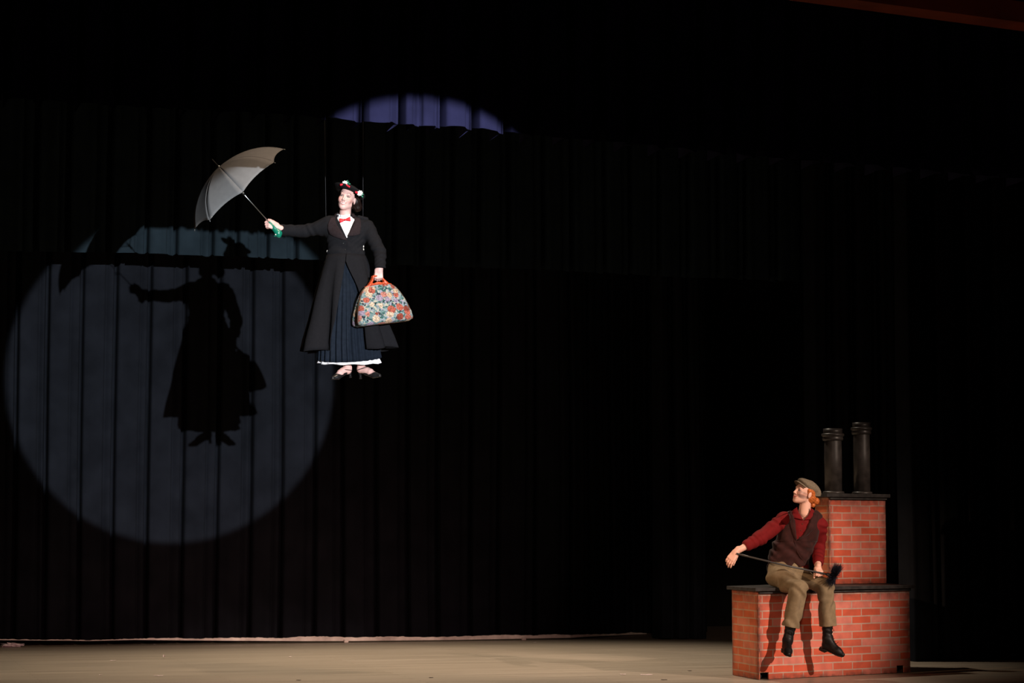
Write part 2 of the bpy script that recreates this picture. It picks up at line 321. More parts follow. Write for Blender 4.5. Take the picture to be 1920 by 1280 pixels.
# ------------------------------------------------------------------ solid modelling by distance field
def seq(*segs):
    out = []
    for a, b, st in segs:
        n = max(1, int(round((b - a) / st))); out.append(np.linspace(a, b, n, endpoint=False))
    out.append([segs[-1][1]])
    return np.concatenate(out)
class Vol:
    def __init__(s, xs, ys, zs):
        s.x, s.y, s.z = xs, ys, zs; s.v = np.full((len(xs), len(ys), len(zs)), 0.06, np.float32)
    def sub(s, lo, hi):
        r = []
        for ax, l, h in zip((s.x, s.y, s.z), lo, hi):
            a = max(0, np.searchsorted(ax, l) - 1); b = min(len(ax), np.searchsorted(ax, h) + 1); r.append(slice(a, max(a, b)))
        X = s.x[r[0]][:, None, None]; Y = s.y[r[1]][None, :, None]; Z = s.z[r[2]][None, None, :]
        return tuple(r), X, Y, Z
    def add(s, prim, k=0.0, inflate=0.0, disp=None):
        fn, lo, hi = prim; m = 0.035 + k + inflate
        r, X, Y, Z = s.sub(np.array(lo) - m, np.array(hi) + m)
        if min(s.v[r].shape) == 0: return s
        d = fn(X, Y, Z) - inflate
        if disp is not None: d = d + disp(X, Y, Z)
        a = s.v[r]
        if k > 0:
            h = np.clip(k - np.abs(a - d), 0, None) / k; s.v[r] = np.minimum(a, d) - h * h * k * 0.25
        else: s.v[r] = np.minimum(a, d)
        return s
    def cut(s, prim, k=0.0):
        fn, lo, hi = prim
        r, X, Y, Z = s.sub(np.array(lo) - 0.01 - k, np.array(hi) + 0.01 + k)
        if min(s.v[r].shape) == 0: return s
        d = -fn(X, Y, Z); a = s.v[r]
        if k > 0:
            h = np.clip(k - np.abs(a - d), 0, None) / k; s.v[r] = np.maximum(a, d) + h * h * k * 0.25
        else: s.v[r] = np.maximum(a, d)
        return s
    def disp(s, fn):
        s.v += fn(s.x[:, None, None], s.y[None, :, None], s.z[None, None, :]).astype(np.float32); return s
    def front(s):
        """y of the surface nearest the audience over x, z"""
        ins = s.v < 0; j = np.argmax(ins, axis=1); hit = ins.any(axis=1); j0 = np.clip(j - 1, 0, None)
        I, K = np.meshgrid(np.arange(len(s.x)), np.arange(len(s.z)), indexing='ij')
        a = s.v[I, j0, K]; b = s.v[I, j, K]; t = np.clip(a / (a - b + 1e-9), 0, 1)
        yy = s.y[j0] + (s.y[j] - s.y[j0]) * t; yy[~hit] = 0.0
        def f(x, z):
            i = np.interp(x, s.x, np.arange(len(s.x))); k = np.interp(z, s.z, np.arange(len(s.z)))
            i0 = np.clip(np.floor(i).astype(int), 0, len(s.x) - 2); k0 = np.clip(np.floor(k).astype(int), 0, len(s.z) - 2); u = i - i0; w_ = k - k0
            return yy[i0, k0] * (1 - u) * (1 - w_) + yy[i0 + 1, k0] * u * (1 - w_) + yy[i0, k0 + 1] * (1 - u) * w_ + yy[i0 + 1, k0 + 1] * u * w_
        return f
    def mesh(s):
        v = s.v.copy(); v[0] = v[-1] = 0.05; v[:, 0] = v[:, -1] = 0.05; v[:, :, 0] = v[:, :, -1] = 0.05
        ins = v < 0
        c = sum(ins[a:v.shape[0] - 1 + a, b:v.shape[1] - 1 + b, d:v.shape[2] - 1 + d].astype(np.int8) for a in (0, 1) for b in (0, 1) for d in (0, 1))
        act = np.argwhere((c > 0) & (c < 8)); idx = np.full(c.shape, -1, np.int64); idx[tuple(act.T)] = np.arange(len(act))
        acc = np.zeros((len(act), 3)); cnt = np.zeros(len(act))
        corners = [(a, b, d) for a in (0, 1) for b in (0, 1) for d in (0, 1)]
        for p in corners:
            for ax in range(3):
                if p[ax]: continue
                q = list(p); q[ax] = 1
                A = v[tuple((act + p).T)]; B = v[tuple((act + q).T)]; m = (A < 0) != (B < 0)
                t = A[m] / (A[m] - B[m]); pos = act[m] + np.array(p, float); pos[:, ax] += t
                acc[m] += pos; cnt[m] += 1
        acc /= cnt[:, None]
        P = np.stack([np.interp(acc[:, i], np.arange(len(a)), a) for i, a in enumerate((s.x, s.y, s.z))], 1)
        Q = []
        for ax in range(3):
            o1, o2 = [(1, 2), (2, 0), (0, 1)][ax]
            sl0 = [slice(None)] * 3; sl1 = [slice(None)] * 3; sl0[ax] = slice(0, -1); sl1[ax] = slice(1, None)
            e = np.argwhere(ins[tuple(sl0)] != ins[tuple(sl1)]); e = e[(e[:, o1] > 0) & (e[:, o2] > 0) & (e[:, o1] < c.shape[o1]) & (e[:, o2] < c.shape[o2])]
            d1 = np.zeros(3, int); d1[o1] = 1; d2 = np.zeros(3, int); d2[o2] = 1
            q = np.stack([idx[tuple((e - d1 - d2).T)], idx[tuple((e - d2).T)], idx[tuple(e.T)], idx[tuple((e - d1).T)]], 1)
            fl = ins[tuple(e.T)]; q[~fl] = q[~fl][:, ::-1]; Q.append(q)
        Q = np.concatenate(Q); Q = Q[(Q >= 0).all(1)]
        return P, Q
    def obj(s, name, material, parent=None, colfn=None, relax=1, **k):
        P, Q = s.mesh()
        for _ in range(relax):
            acc = np.zeros_like(P); n = np.zeros(len(P))
            for a in range(4):
                b = (a + 1) % 4
                np.add.at(acc, Q[:, a], P[Q[:, b]]); np.add.at(n, Q[:, a], 1)
                np.add.at(acc, Q[:, b], P[Q[:, a]]); np.add.at(n, Q[:, b], 1)
            P = P * 0.5 + acc / np.maximum(n, 1)[:, None] * 0.5
        return mesh_obj(name, P, Q, material, parent, colors=None if colfn is None else colfn(P), **k)
def A3(p): return np.asarray(p, float)
def rc(a, b, ra, rb):
    a, b = A3(a), A3(b); ab = b - a; L2 = max(ab @ ab, 1e-9); m = max(ra, rb)
    def fn(X, Y, Z):
        px, py, pz = X - a[0], Y - a[1], Z - a[2]
        t = np.clip((px * ab[0] + py * ab[1] + pz * ab[2]) / L2, 0, 1)
        return np.sqrt((px - t * ab[0]) ** 2 + (py - t * ab[1]) ** 2 + (pz - t * ab[2]) ** 2) - (ra + (rb - ra) * t)
    return fn, np.minimum(a, b) - m, np.maximum(a, b) + m
def ell(c, r, R=None):
    c, r = A3(c), A3(r); m = r.max()
    def fn(X, Y, Z):
        p = [X - c[0], Y - c[1], Z - c[2]]
        if R is not None: p = [R[0, i] * p[0] + R[1, i] * p[1] + R[2, i] * p[2] for i in range(3)]
        k0 = np.sqrt(sum((p[i] / r[i]) ** 2 for i in range(3))); k1 = np.sqrt(sum((p[i] / r[i] ** 2) ** 2 for i in range(3)))
        return k0 * (k0 - 1) / (k1 + 1e-6)
    return fn, c - m, c + m
def stack(rows, ybase=0.0):
    """rows: z, cx, cy, half width, half depth (ascending z)"""
    T = np.array(rows, float); T = T[np.argsort(T[:, 0])]
    def fn(X, Y, Z):
        cx, cy, hw, hd = (np.interp(Z, T[:, 0], T[:, i]) for i in (1, 2, 3, 4))
        d = (np.sqrt(((X - cx) / hw) ** 2 + ((Y - cy) / hd) ** 2) - 1) * np.minimum(hw, hd)
        return np.maximum(d, np.maximum(Z - T[-1, 0], T[0, 0] - Z))
    lo = [(T[:, 1] - T[:, 3]).min(), (T[:, 2] - T[:, 4]).min(), T[0, 0]]; hi = [(T[:, 1] + T[:, 3]).max(), (T[:, 2] + T[:, 4]).max(), T[-1, 0]]
    return fn, np.array(lo), np.array(hi)
def rotm(right, front, up):
    """columns are where local x, y, z go; front is where -y looks"""
    f = A3(front) / np.linalg.norm(front); u = A3(up) - f * (A3(up) @ f); u /= np.linalg.norm(u)
    y = -f; x = np.cross(y, u)
    return np.stack([x, y, u], 1)
def moved(prims, R, t):
    """primitives (prim, k, sign) modelled about a local origin, moved by R and t into one primitive"""
    t = A3(t)
    def fn(X, Y, Z):
        p = [X - t[0], Y - t[1], Z - t[2]]; q = [R[0, i] * p[0] + R[1, i] * p[1] + R[2, i] * p[2] for i in range(3)]
        d = None
        for (f, lo, hi), k, sg in prims:
            e = f(*q)
            if d is None: d = e
            elif sg > 0:
                h = np.clip(k - np.abs(d - e), 0, None) / k; d = np.minimum(d, e) - h * h * k * 0.25
            else:
                e = -e; h = np.clip(k - np.abs(d - e), 0, None) / k; d = np.maximum(d, e) + h * h * k * 0.25
        return d
    m = 0.17
    return fn, t - m, t + m
def head_prims(jaw=1.0, w=1.0):
    P = [(ell((0, 0.018, 0.035), (0.073 * w, 0.092, 0.082)), 0, 1),
         (ell((0, -0.022, -0.02), (0.061 * w, 0.068, 0.082)), 0.03, 1),
         (ell((0, -0.045, -0.075), (0.036 * w, 0.036, 0.034)), 0.035, 1),
         (rc((0.040, -0.01, -0.062), (0.012, -0.062, -0.090), 0.022, 0.018), 0.02, 1),
         (rc((-0.040, -0.01, -0.062), (-0.012, -0.062, -0.090), 0.022, 0.018), 0.02, 1),
         (ell((0, -0.070, -0.098), (0.020, 0.016, 0.015)), 0.015, 1),
         (ell((0.034, -0.062, -0.028), (0.022, 0.020, 0.022)), 0.02, 1),
         (ell((-0.034, -0.062, -0.028), (0.022, 0.020, 0.022)), 0.02, 1),
         (rc((0.03, -0.074, 0.022), (-0.03, -0.074, 0.022), 0.010, 0.010), 0.02, 1),
         (ell((0.031, -0.091, 0.003), (0.016, 0.012, 0.009)), 0.010, -1),
         (ell((-0.031, -0.091, 0.003), (0.016, 0.012, 0.009)), 0.010, -1),
         (ell((0.031, -0.0735, 0.002), (0.0125, 0.0115, 0.0085)), 0.004, 1),
         (ell((-0.031, -0.0735, 0.002), (0.0125, 0.0115, 0.0085)), 0.004, 1),
         (rc((0, -0.082, 0.012), (0, -0.104, -0.030), 0.0065, 0.0095), 0.012, 1),
         (ell((0.011, -0.094, -0.036), (0.007, 0.009, 0.006)), 0.006, 1),
         (ell((-0.011, -0.094, -0.036), (0.007, 0.009, 0.006)), 0.006, 1),
         (ell((0, -0.080, -0.064), (0.026, 0.013, 0.014)), 0.012, 1),
         (rc((0.021, -0.082, -0.060), (0, -0.092, -0.059), 0.003, 0.0048), 0.005, 1),
         (rc((-0.021, -0.082, -0.060), (0, -0.092, -0.059), 0.003, 0.0048), 0.005, 1),
         (rc((0.019, -0.080, -0.066), (0, -0.090, -0.0715), 0.003, 0.0055), 0.005, 1),
         (rc((-0.019, -0.080, -0.066), (0, -0.090, -0.0715), 0.003, 0.0055), 0.005, 1),
         (ell((0.076 * w, 0.012, -0.012), (0.008, 0.017, 0.030)), 0.006, 1),
         (ell((-0.076 * w, 0.012, -0.012), (0.008, 0.017, 0.030)), 0.006, 1)]
    return P
def face_colors(P, R, t, base, lips, brow, iris, shadow=None, soot=None, blush=0.18, teeth=True):
    C = np.tile(A3(base), (len(P), 1)); q = (P - A3(t)) @ R
    x, y, z = q.T; head = (np.abs(x) < 0.09) & (np.abs(z) < 0.13) & (y < 0.0) & (y > -0.13)
    def blend(mask, col, a=1.0):
        mk = np.clip(mask, 0, 1)[:, None] * a * head[:, None]; C[:] = C * (1 - mk) + A3(col) * mk
    def soft(d, w_): return np.clip(0.5 - d / w_, 0, 1)
    ax = np.abs(x)
    blend(soft(np.sqrt(((ax - 0.042) / 0.024) ** 2 + ((z + 0.030) / 0.018) ** 2) - 1, 0.8), A3(base) * np.array([0.95, 0.62, 0.58]), blush * 3)
    if shadow is not None:
        blend(soft(np.sqrt(((ax - 0.031) / 0.019) ** 2 + ((z - 0.009) / 0.011) ** 2) - 1, 0.5), shadow, 0.6)
    blend(soft(np.abs(z - 0.0255 - 0.007 * (1 - ((ax - 0.033) / 0.019) ** 2)) - 0.0020, 0.0022) * ((ax > 0.013) & (ax < 0.052)), brow, 0.9)
    e = ((ax - 0.031) / 0.0125) ** 2 + ((z - 0.002) / 0.0068) ** 2
    front = y < -0.066
    blend(soft(np.sqrt(e) - 1.20, 0.3) * front, (0.10, 0.06, 0.055), 0.85)
    blend(soft(np.sqrt(((ax - 0.031) / 0.011) ** 2 + ((z - 0.001) / 0.0045) ** 2) - 0.92, 0.2) * front, (0.45, 0.42, 0.41))
    blend(soft(np.sqrt((ax - 0.031) ** 2 + (z - 0.002) ** 2) - 0.0058, 0.001) * (e < 1.05) * front, iris)
    zs = -0.0665 + 0.013 * (x / 0.030) ** 2
    m = np.abs(x) < 0.032; lipw = 0.0088 * np.sqrt(np.clip(1 - (x / 0.033) ** 2, 0, 1))
    blend(soft(np.abs(z - zs) - lipw, 0.002) * m, lips)
    if teeth: tw = 0.0040 * np.sqrt(np.clip(1 - (x / 0.024) ** 2, 0, 1))
    if teeth: blend(soft(np.abs(z - zs - 0.0008) - tw, 0.0012) * (np.abs(x) < 0.023), (0.80, 0.76, 0.72))
    blend(soft(np.sqrt(((ax - 0.008) / 0.0035) ** 2 + ((z + 0.0425) / 0.0025) ** 2) - 1, 0.5), (0.12, 0.03, 0.02), 0.8)
    if soot is not None:
        for (sx, sz, rx, rz, a) in soot:
            blend(soft(np.sqrt(((x - sx) / rx) ** 2 + ((z - sz) / rz) ** 2) - 1, 0.7), (0.07, 0.04, 0.035), a)
    return C
def hand(vol, wrist, d, nrm, side, curls, thumb=(0.6, 0.35), s=1.0, spread=0.0):
    """d: wrist to knuckles, nrm: back of the hand, side: towards the thumb; curls: four (a, b, c) bends in degrees"""
    wrist, d = A3(wrist), A3(d); d /= np.linalg.norm(d)
    nrm = A3(nrm); nrm = nrm - d * (nrm @ d); nrm /= np.linalg.norm(nrm)
    sd = np.cross(d, nrm); sd = sd if sd @ A3(side) > 0 else -sd
    K = []
    for i, off in enumerate((0.029, 0.0105, -0.008, -0.0255)):
        kn = wrist + (d * (0.082 - 0.004 * abs(i - 1)) + sd * off + nrm * 0.002) * s; K.append(kn)
        vol.add(rc(wrist + (d * 0.012 + sd * off * 0.65) * s, kn, 0.0155 * s, 0.0115 * s), 0.012)
    vol.add(rc(wrist - d * 0.03 * s, wrist + d * 0.02 * s, 0.024 * s, 0.021 * s), 0.015)
    for i, (L, cu) in enumerate(zip((0.066, 0.074, 0.069, 0.055), curls)):
        p = K[i]; a = 0
        dd0 = d + sd * spread * (1.5 - i) * 0.12
        for seg, ang, r0, r1 in zip((0.46, 0.30, 0.24), cu, (0.0098, 0.0086, 0.0078), (0.0088, 0.0079, 0.0066)):
            a += math.radians(ang); dv = dd0 * math.cos(a) - nrm * math.sin(a); q = p + dv * L * seg * s * 1.02
            vol.add(rc(p, q, r0 * s, r1 * s), 0.0035); p = q
    t0 = wrist + (d * 0.018 + sd * 0.022 - nrm * 0.004) * s
    dv = d * thumb[0] + sd * (1 - thumb[0]) - nrm * thumb[1]; dv /= np.linalg.norm(dv)
    t1 = t0 + dv * 0.042 * s; dv2 = dv * 0.8 + d * 0.5 - nrm * thumb[1] * 0.6; dv2 /= np.linalg.norm(dv2)
    t2 = t1 + dv2 * 0.028 * s; t3 = t2 + (dv2 * 0.9 - nrm * 0.3) * 0.020 * s
    vol.add(rc(t0, t1, 0.016 * s, 0.0115 * s), 0.010); vol.add(rc(t1, t2, 0.0105 * s, 0.0095 * s), 0.004); vol.add(rc(t2, t3, 0.0095 * s, 0.0075 * s), 0.004)
def drape(name, rows, front, off, thick, material, parent, nu=9, **k):
    """rows: ((xa, za), (xb, zb)) pairs of outline points; the patch lies on the surface given by front(x, z)"""
    A = np.array([[*r[0], *r[1]] for r in rows], float); n = len(A)
    # smooth resample along the rows
    tt = np.linspace(0, n - 1, (n - 1) * 4 + 1); A = np.stack([np.interp(tt, np.arange(n), A[:, i]) for i in range(4)], 1)
    V = []; 
    for xa, za, xb, zb in A:
        for i in range(nu):
            u = i / (nu - 1); x = xa + (xb - xa) * u; z = za + (zb - za) * u
            e = 4 * u * (1 - u)
            V.append((x, float(front(np.array([x]), np.array([z]))[0]) - off - 0.004 * e, z))
    V = np.array(V)
    return mesh_obj(name, V, grid_faces(nu, len(A)), material, parent, solid=thick, **k)

# ================================================================== THE SETTING
YC = 26.98
fl = MB().box((-14, 8, -0.2), (26, 30, 0)).build('floor', 'floor', smooth=False, kind='structure')
MB().box((-14, 30.0, 0), (26, 30.2, 14)).build('wall_back', 'plaster', smooth=False, kind='structure')
MB().box((-14.2, 8, 0), (-14, 30.2, 14)).build('wall_left', 'plaster', smooth=False, kind='structure')
MB().box((26, 8, 0), (26.2, 30.2, 14)).build('wall_right', 'plaster', smooth=False, kind='structure')
# reddish soffit strip of the proscenium arch, top right of the view
YA = 15.2
a0, a1 = on_plane(1480, -8, YA), on_plane(1990, 60, YA); b0, b1 = on_plane(1480, -50, YA), on_plane(1990, 22, YA)
mb = MB(); vv = []
for p in (a0, a1, b1, b0):
    vv.append(p + [0, -0.12, 0])
for p in (a0, a1, b1, b0): vv.append(p + [0, 0.12, 0])
mb.add(vv, [(0, 1, 2, 3), (7, 6, 5, 4), (0, 4, 5, 1), (1, 5, 6, 2), (2, 6, 7, 3), (3, 7, 4, 0)])
mb.build('trim_1', 'arch', smooth=False, kind='structure')

# ------------------------------------------------------------------ drapes
def pleat_profile(edges, depth, jit=0.3, vee=0.20, gap=0.018):
    """(x, dy) along the cloth: broad flat faces with a stepped side, parted by narrow deep folds"""
    pts = []
    for a, b in zip(edges[:-1], edges[1:]):
        w_ = b - a; j = rng.uniform(-jit, jit, 6); lean = rng.uniform(-0.35, 0.35); g = gap * (1 + 0.35 * j[0])
        st = w_ * (0.70 + 0.12 * j[1])
        pts += [(a, vee), (a + g * 0.9, vee * 0.35), (a + g * 1.3, -depth * 0.1), (a + g * 1.9, -depth * (0.45 + 0.3 * j[2])),
                (a + st * 0.5, -depth * (0.35 + 0.35 * j[3])), (a + st - 0.03, -depth * (0.45 - lean)), (a + st - 0.008, -depth * (0.2 - lean)),
                (a + st, depth * 0.75), (a + st + 0.014, depth * 0.55), (a + st + 0.04, depth * (0.2 + 0.3 * j[4])), (b - g * 1.8, depth * 0.1), (b - g * 1.2, depth * 0.35), (b - g * 0.8, vee * 0.4)]
    pts.append((edges[-1], vee))
    return np.array(pts)
def drape_curtain(name, edges, Y, ztop, hem, depth, material, levels=14, sway=0.012, solid=0.0, line=None, gap=0.023, vee=0.26, lift=0.0, **k):
    pr = pleat_profile(edges, depth, gap=gap, vee=vee); xs = []
    for i in range(len(pr) - 1):
        n = max(1, int((pr[i + 1, 0] - pr[i, 0]) / 0.025)); xs += list(np.linspace(pr[i, 0], pr[i + 1, 0], n, endpoint=False))
    xs = np.array(xs + [pr[-1, 0]]); dy = np.interp(xs, pr[:, 0], pr[:, 1])
    hz = (hem(xs) if callable(hem) else np.full(len(xs), hem)) + np.clip(dy, 0, 0.10) * lift
    ph = rng.uniform(0, 6.28, 4); V = []
    for j in range(levels):
        v = j / (levels - 1); z = hz + (ztop - hz) * v
        fade = 1 - 0.35 * v
        wob = sway * (np.sin(xs * 2.1 + z * 0.7 + ph[0]) + 0.6 * np.sin(xs * 5.3 - z * 1.1 + ph[1]))
        y = Y + (line(xs) if line else 0) + dy * fade + wob + 0.004 * np.sin(xs * 55 + ph[2] + z * 0.5)
        x = xs + 0.010 * np.sin(z * 0.9 + xs * 1.7 + ph[3]) * (1 - v)
        V.append(np.stack([x, y, z], 1))
    V = np.concatenate(V)
    F_ = np.array(grid_faces(len(xs), levels))
    return mesh_obj(name, V, F_, material, solid=solid, **k)

# back curtain: pleat gaps measured from the lit disc, carried on evenly to both sides
gapx = [on_plane(p, 900, YC)[0] for p in (85, 150, 213, 277, 343, 408, 470, 527, 590)]
edges = list(gapx)
while edges[0] > -6: edges.insert(0, edges[0] - rng.uniform(0.33, 0.46))
while edges[-1] < 10.6: edges.append(edges[-1] + rng.uniform(0.30, 0.50))
hem_px = [(-200, 1201), (0, 1197.6), (80, 1199.3), (120, 1198.2), (160, 1200), (290, 1196), (330, 1195.5), (365, 1197), (420, 1195.4), (480, 1195), (530, 1196.2), (560, 1193), (600, 1192.6), (640, 1194),
          (680, 1194.5), (730, 1192.6), (800, 1194), (860, 1192.8), (950, 1189.6), (1000, 1191), (1035, 1188.6), (1075, 1189.8), (1120, 1188.4), (1160, 1187.8), (1185, 1185), (1210, 1186.5), (1260, 1188), (1400, 1188), (1700, 1187)]
def bend(x): return np.interp(x, [8.4, 9.75, 10.6], [0.0, 1.05, 1.2])       # the curtain swings upstage at its right end
def on_bent(px, py, dy):
    Y = YC + dy
    for _ in range(12): q = on_plane(px, py, Y); Y = 0.5 * Y + 0.5 * (YC + dy + float(bend(q[0])))
    return on_plane(px, py, Y)
hx = [on_bent(p, q, -0.05)[0] for p, q in hem_px]; hz = [max(0.010, on_bent(p, q, -0.05)[2] - (0.012 if p < 1212 else 0.0)) for p, q in hem_px]
def back_hem(x):
    return np.interp(x, hx, hz) + 0.004 * np.sin(x * 31)
drape_curtain('stage_curtain', edges, YC, 9.5, back_hem, 0.055, 'curtain', levels=16, line=bend,
              label='wide black pleated backdrop curtain with a round pool of light on its left part', cat='curtain')
# long pale strip on short feet along the foot of the curtain, its upper edge ragged
RY = YC - 0.24
rail = empty('low_rail', (4.0, RY, 0), label='long low pale pink strip on short feet along the bottom of the back curtain', cat='rail')
rx0, rx1 = on_plane(-150, 1205, RY)[0], on_bent(1212, 1188, -0.24)[0]
mesh = MB(); n = 420
rpx = [on_bent(p, q, -0.24)[0] for p, q in hem_px]; rpz = [on_bent(p, q, -0.24)[2] for p, q in hem_px]
low_px = [(-150, 1200.6), (0, 1199.6), (100, 1200.2), (170, 1201), (250, 1199.2), (300, 1199.6), (420, 1200.6), (560, 1201.4), (660, 1201.2), (850, 1199.2), (980, 1196.8), (1100, 1193), (1212, 1188)]
thin = [on_bent(p, q, -0.24)[0] for p, q in low_px]; low_ = [on_bent(p, q, -0.24)[2] for p, q in low_px]
prof = []
for i in range(n + 1):
    x = rx0 + (rx1 - rx0) * i / n; zb = float(np.interp(x, thin, low_)); zt = float(np.interp(x, rpx, rpz)) + rng.uniform(-0.003, 0.003) + 0.002 * math.sin(x * 40)
    prof.append((x - 4.0, zb, max(zb + 0.004, zt)))
for i in range(n):
    (x, zb, zt), (x2, zb2, zt2) = prof[i], prof[i + 1]; u, v = float(bend(x + 4.0)), float(bend(x2 + 4.0))
    mesh.add([(x, u - 0.014, zb), (x2, v - 0.014, zb2), (x2, v + 0.014, zb2), (x, u + 0.014, zb), (x, u - 0.010, zt), (x2, v - 0.010, zt2), (x2, v + 0.014, zt2), (x, u + 0.014, zt)],
             [(0, 1, 5, 4), (4, 5, 6, 7), (3, 7, 6, 2), (0, 3, 2, 1)])
o = mesh.build('rail_bar', 'rail', rail, smooth=False)
for px in (-60, 648, 981):
    x = on_plane(px, 1200, RY)[0]
    MB().box((x - 4.0 - 0.026, -0.045, 0), (x - 4.0 + 0.026, 0.02, 0.036)).build('foot', 'rail', rail, smooth=False, bevel=0.006)

# masking legs at stage left
def leg(px0, px1, ybot, depthY, pitch, ztop, label, name='masking_curtain', dep=0.06):
    x0, x1 = on_plane(px0, ybot[0], depthY)[0], on_plane(px1, ybot[1], depthY)[0]
    e = list(np.linspace(x0, x1, max(2, int(round((x1 - x0) / pitch)) + 1))); e = [q + (rng.uniform(-0.03, 0.03) if 0 < i < len(e) - 1 else 0) for i, q in enumerate(e)]
    z0, z1 = on_plane(px0, ybot[0], depthY)[2], on_plane(px1, ybot[1], depthY)[2]
    return drape_curtain(name, e, depthY, ztop, lambda x: np.maximum(0.006, np.interp(x, [x0, x1], [z0, z1])), dep, 'curtain', levels=10, label=label, cat='curtain')
leg(1236, 1328, (1195, 1198), 26.40, 0.20, 9.2, 'narrow black masking curtain bunched at the right end of the back curtain')
leg(1528, 1700, (1188, 1205), 24.6, 0.26, 9.2, 'black masking curtain with faint red folds behind the two chimney pots')
leg(1706, 2150, (1258, 1268), 21.2, 0.34, 9.2, 'black masking curtain hanging at the far right beside the brick prop')

# black border upstage
YR = 25.38
hr = [(-200, 465), (0, 470), (230, 474), (287, 475.5), (350, 479), (480, 482.5), (560, 486), (610, 488), (740, 497), (1050, 507), (1240, 518), (1900, 545)]
hrx = [on_plane(p, q, YR)[0] for p, q in hr]; hrz = [on_plane(p, q, YR)[2] for p, q in hr]
gaps = [on_plane(p, 450, YR)[0] for p in (276, 329, 396, 443, 500, 555, 618)]
e = list(gaps)
while e[0] > -6: e.insert(0, e[0] - rng.uniform(0.30, 0.46))
while e[-1] < 12: e.append(e[-1] + rng.uniform(0.30, 0.46))
def scallop(ed, amp):
    ed = np.array(ed)
    def g(x):
        i = np.clip(np.searchsorted(ed, x) - 1, 0, len(ed) - 2); u = (x - ed[i]) / (ed[i + 1] - ed[i]); s = ((i * 7919) % 13) / 13.0
        return amp * (0.6 * (u - 0.5) * (0.4 - s) + np.where(u > 0.76, -0.45, 0.0) + 0.2 * np.sin(u * 5 + s * 6))
    return g
sc = scallop(e, 0.018)
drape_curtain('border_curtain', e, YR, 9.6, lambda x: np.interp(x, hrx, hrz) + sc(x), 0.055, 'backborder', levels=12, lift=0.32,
              label='grey-black upstage border curtain, its hem lit just behind the outstretched arm', cat='curtain')
# blue-black border downstage
YF = 16.38
hf = [(-300, 160), (0, 185), (500, 214), (632, 222), (700, 228.5), (735, 229.5), (800, 237), (883, 240), (945, 248), (1100, 262), (1500, 300), (2100, 350)]
hfx = [on_plane(p, q, YF)[0] for p, q in hf]; hfz = [on_plane(p, q, YF)[2] for p, q in hf]
gaps = [on_plane(p, 220, YF)[0] for p in (619, 685, 752, 784, 826, 889, 948)]
e2 = list(gaps)
while e2[0] > -4: e2.insert(0, e2[0] - rng.uniform(0.24, 0.29))
while e2[-1] < 9.5: e2.append(e2[-1] + rng.uniform(0.24, 0.29))
sc2 = scallop(e2, 0.030)
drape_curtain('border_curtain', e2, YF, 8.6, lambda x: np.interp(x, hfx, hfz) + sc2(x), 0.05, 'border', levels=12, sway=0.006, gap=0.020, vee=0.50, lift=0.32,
              label='blue-black downstage border curtain with square pleats lit in an arc above the stage', cat='curtain')

# ================================================================== BRICK CHIMNEY PROP
A_, B_, C_ = (on_floor(*p)[:2] for p in ((1373.5, 1265.6), (1423, 1274.7), (1707, 1260.5)))
D_ = C_ + (A_ - B_) * 1.9
def panel(name, p0, p1, z0, z1, material, parent, origin, thick=0.012, notches=(), u0=0.0, soot_w=0.10, v0=0.0, us_=1.0):
    """upright painted panel from p0 to p1 (seen from outside p0 is left), notches: (u0, u1, height)"""
    L = float(np.linalg.norm(p1 - p0)); d = (p1 - p0) / L; nrm = np.array([d[1], -d[0]])
    us = set(np.linspace(0, L, max(3, int(L / 0.045)))); hs = set(np.linspace(0, z1 - z0, max(3, int((z1 - z0) / 0.045))))
    for a, b, h in notches: us |= {a, b}; hs |= {h}
    us = sorted(us); hs = sorted(hs)
    me = bpy.data.meshes.new(name); bm = bmesh.new(); uvl = bm.loops.layers.uv.new('UVMap'); sl = bm.verts.layers.float.new('soot')
    W_ = z1 - z0
    G = [[None] * len(hs) for _ in us]
    for i, u in enumerate(us):
        for j, h in enumerate(hs):
            q = p0 + d * u; v = bm.verts.new((q[0] - origin[0], q[1] - origin[1], z0 + h - origin[2]))
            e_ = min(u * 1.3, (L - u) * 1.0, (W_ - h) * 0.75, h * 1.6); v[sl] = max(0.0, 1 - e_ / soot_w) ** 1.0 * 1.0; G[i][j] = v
    for i in range(len(us) - 1):
        for j in range(len(hs) - 1):
            um, hm = (us[i] + us[i + 1]) / 2, (hs[j] + hs[j + 1]) / 2
            if any(a < um < b and hm < h for a, b, h in notches): continue
            f = bm.faces.new((G[i][j], G[i + 1][j], G[i + 1][j + 1], G[i][j + 1]))
            for lp, (uu, hh) in zip(f.loops, ((us[i], hs[j]), (us[i + 1], hs[j]), (us[i + 1], hs[j + 1]), (us[i], hs[j + 1]))):
                lp[uvl].uv = ((uu * us_) + u0, hh + v0)
    for v in [v for v in bm.verts if not v.link_faces]: bm.verts.remove(v)
    bm.to_mesh(me); bm.free(); me.materials.append(M[material])
    o = bpy.data.objects.new(name, me); COL.objects.link(o); o.parent = parent
    s = o.modifiers.new('thick', 'SOLIDIFY'); s.thickness = thick; s.offset = -1
    return o
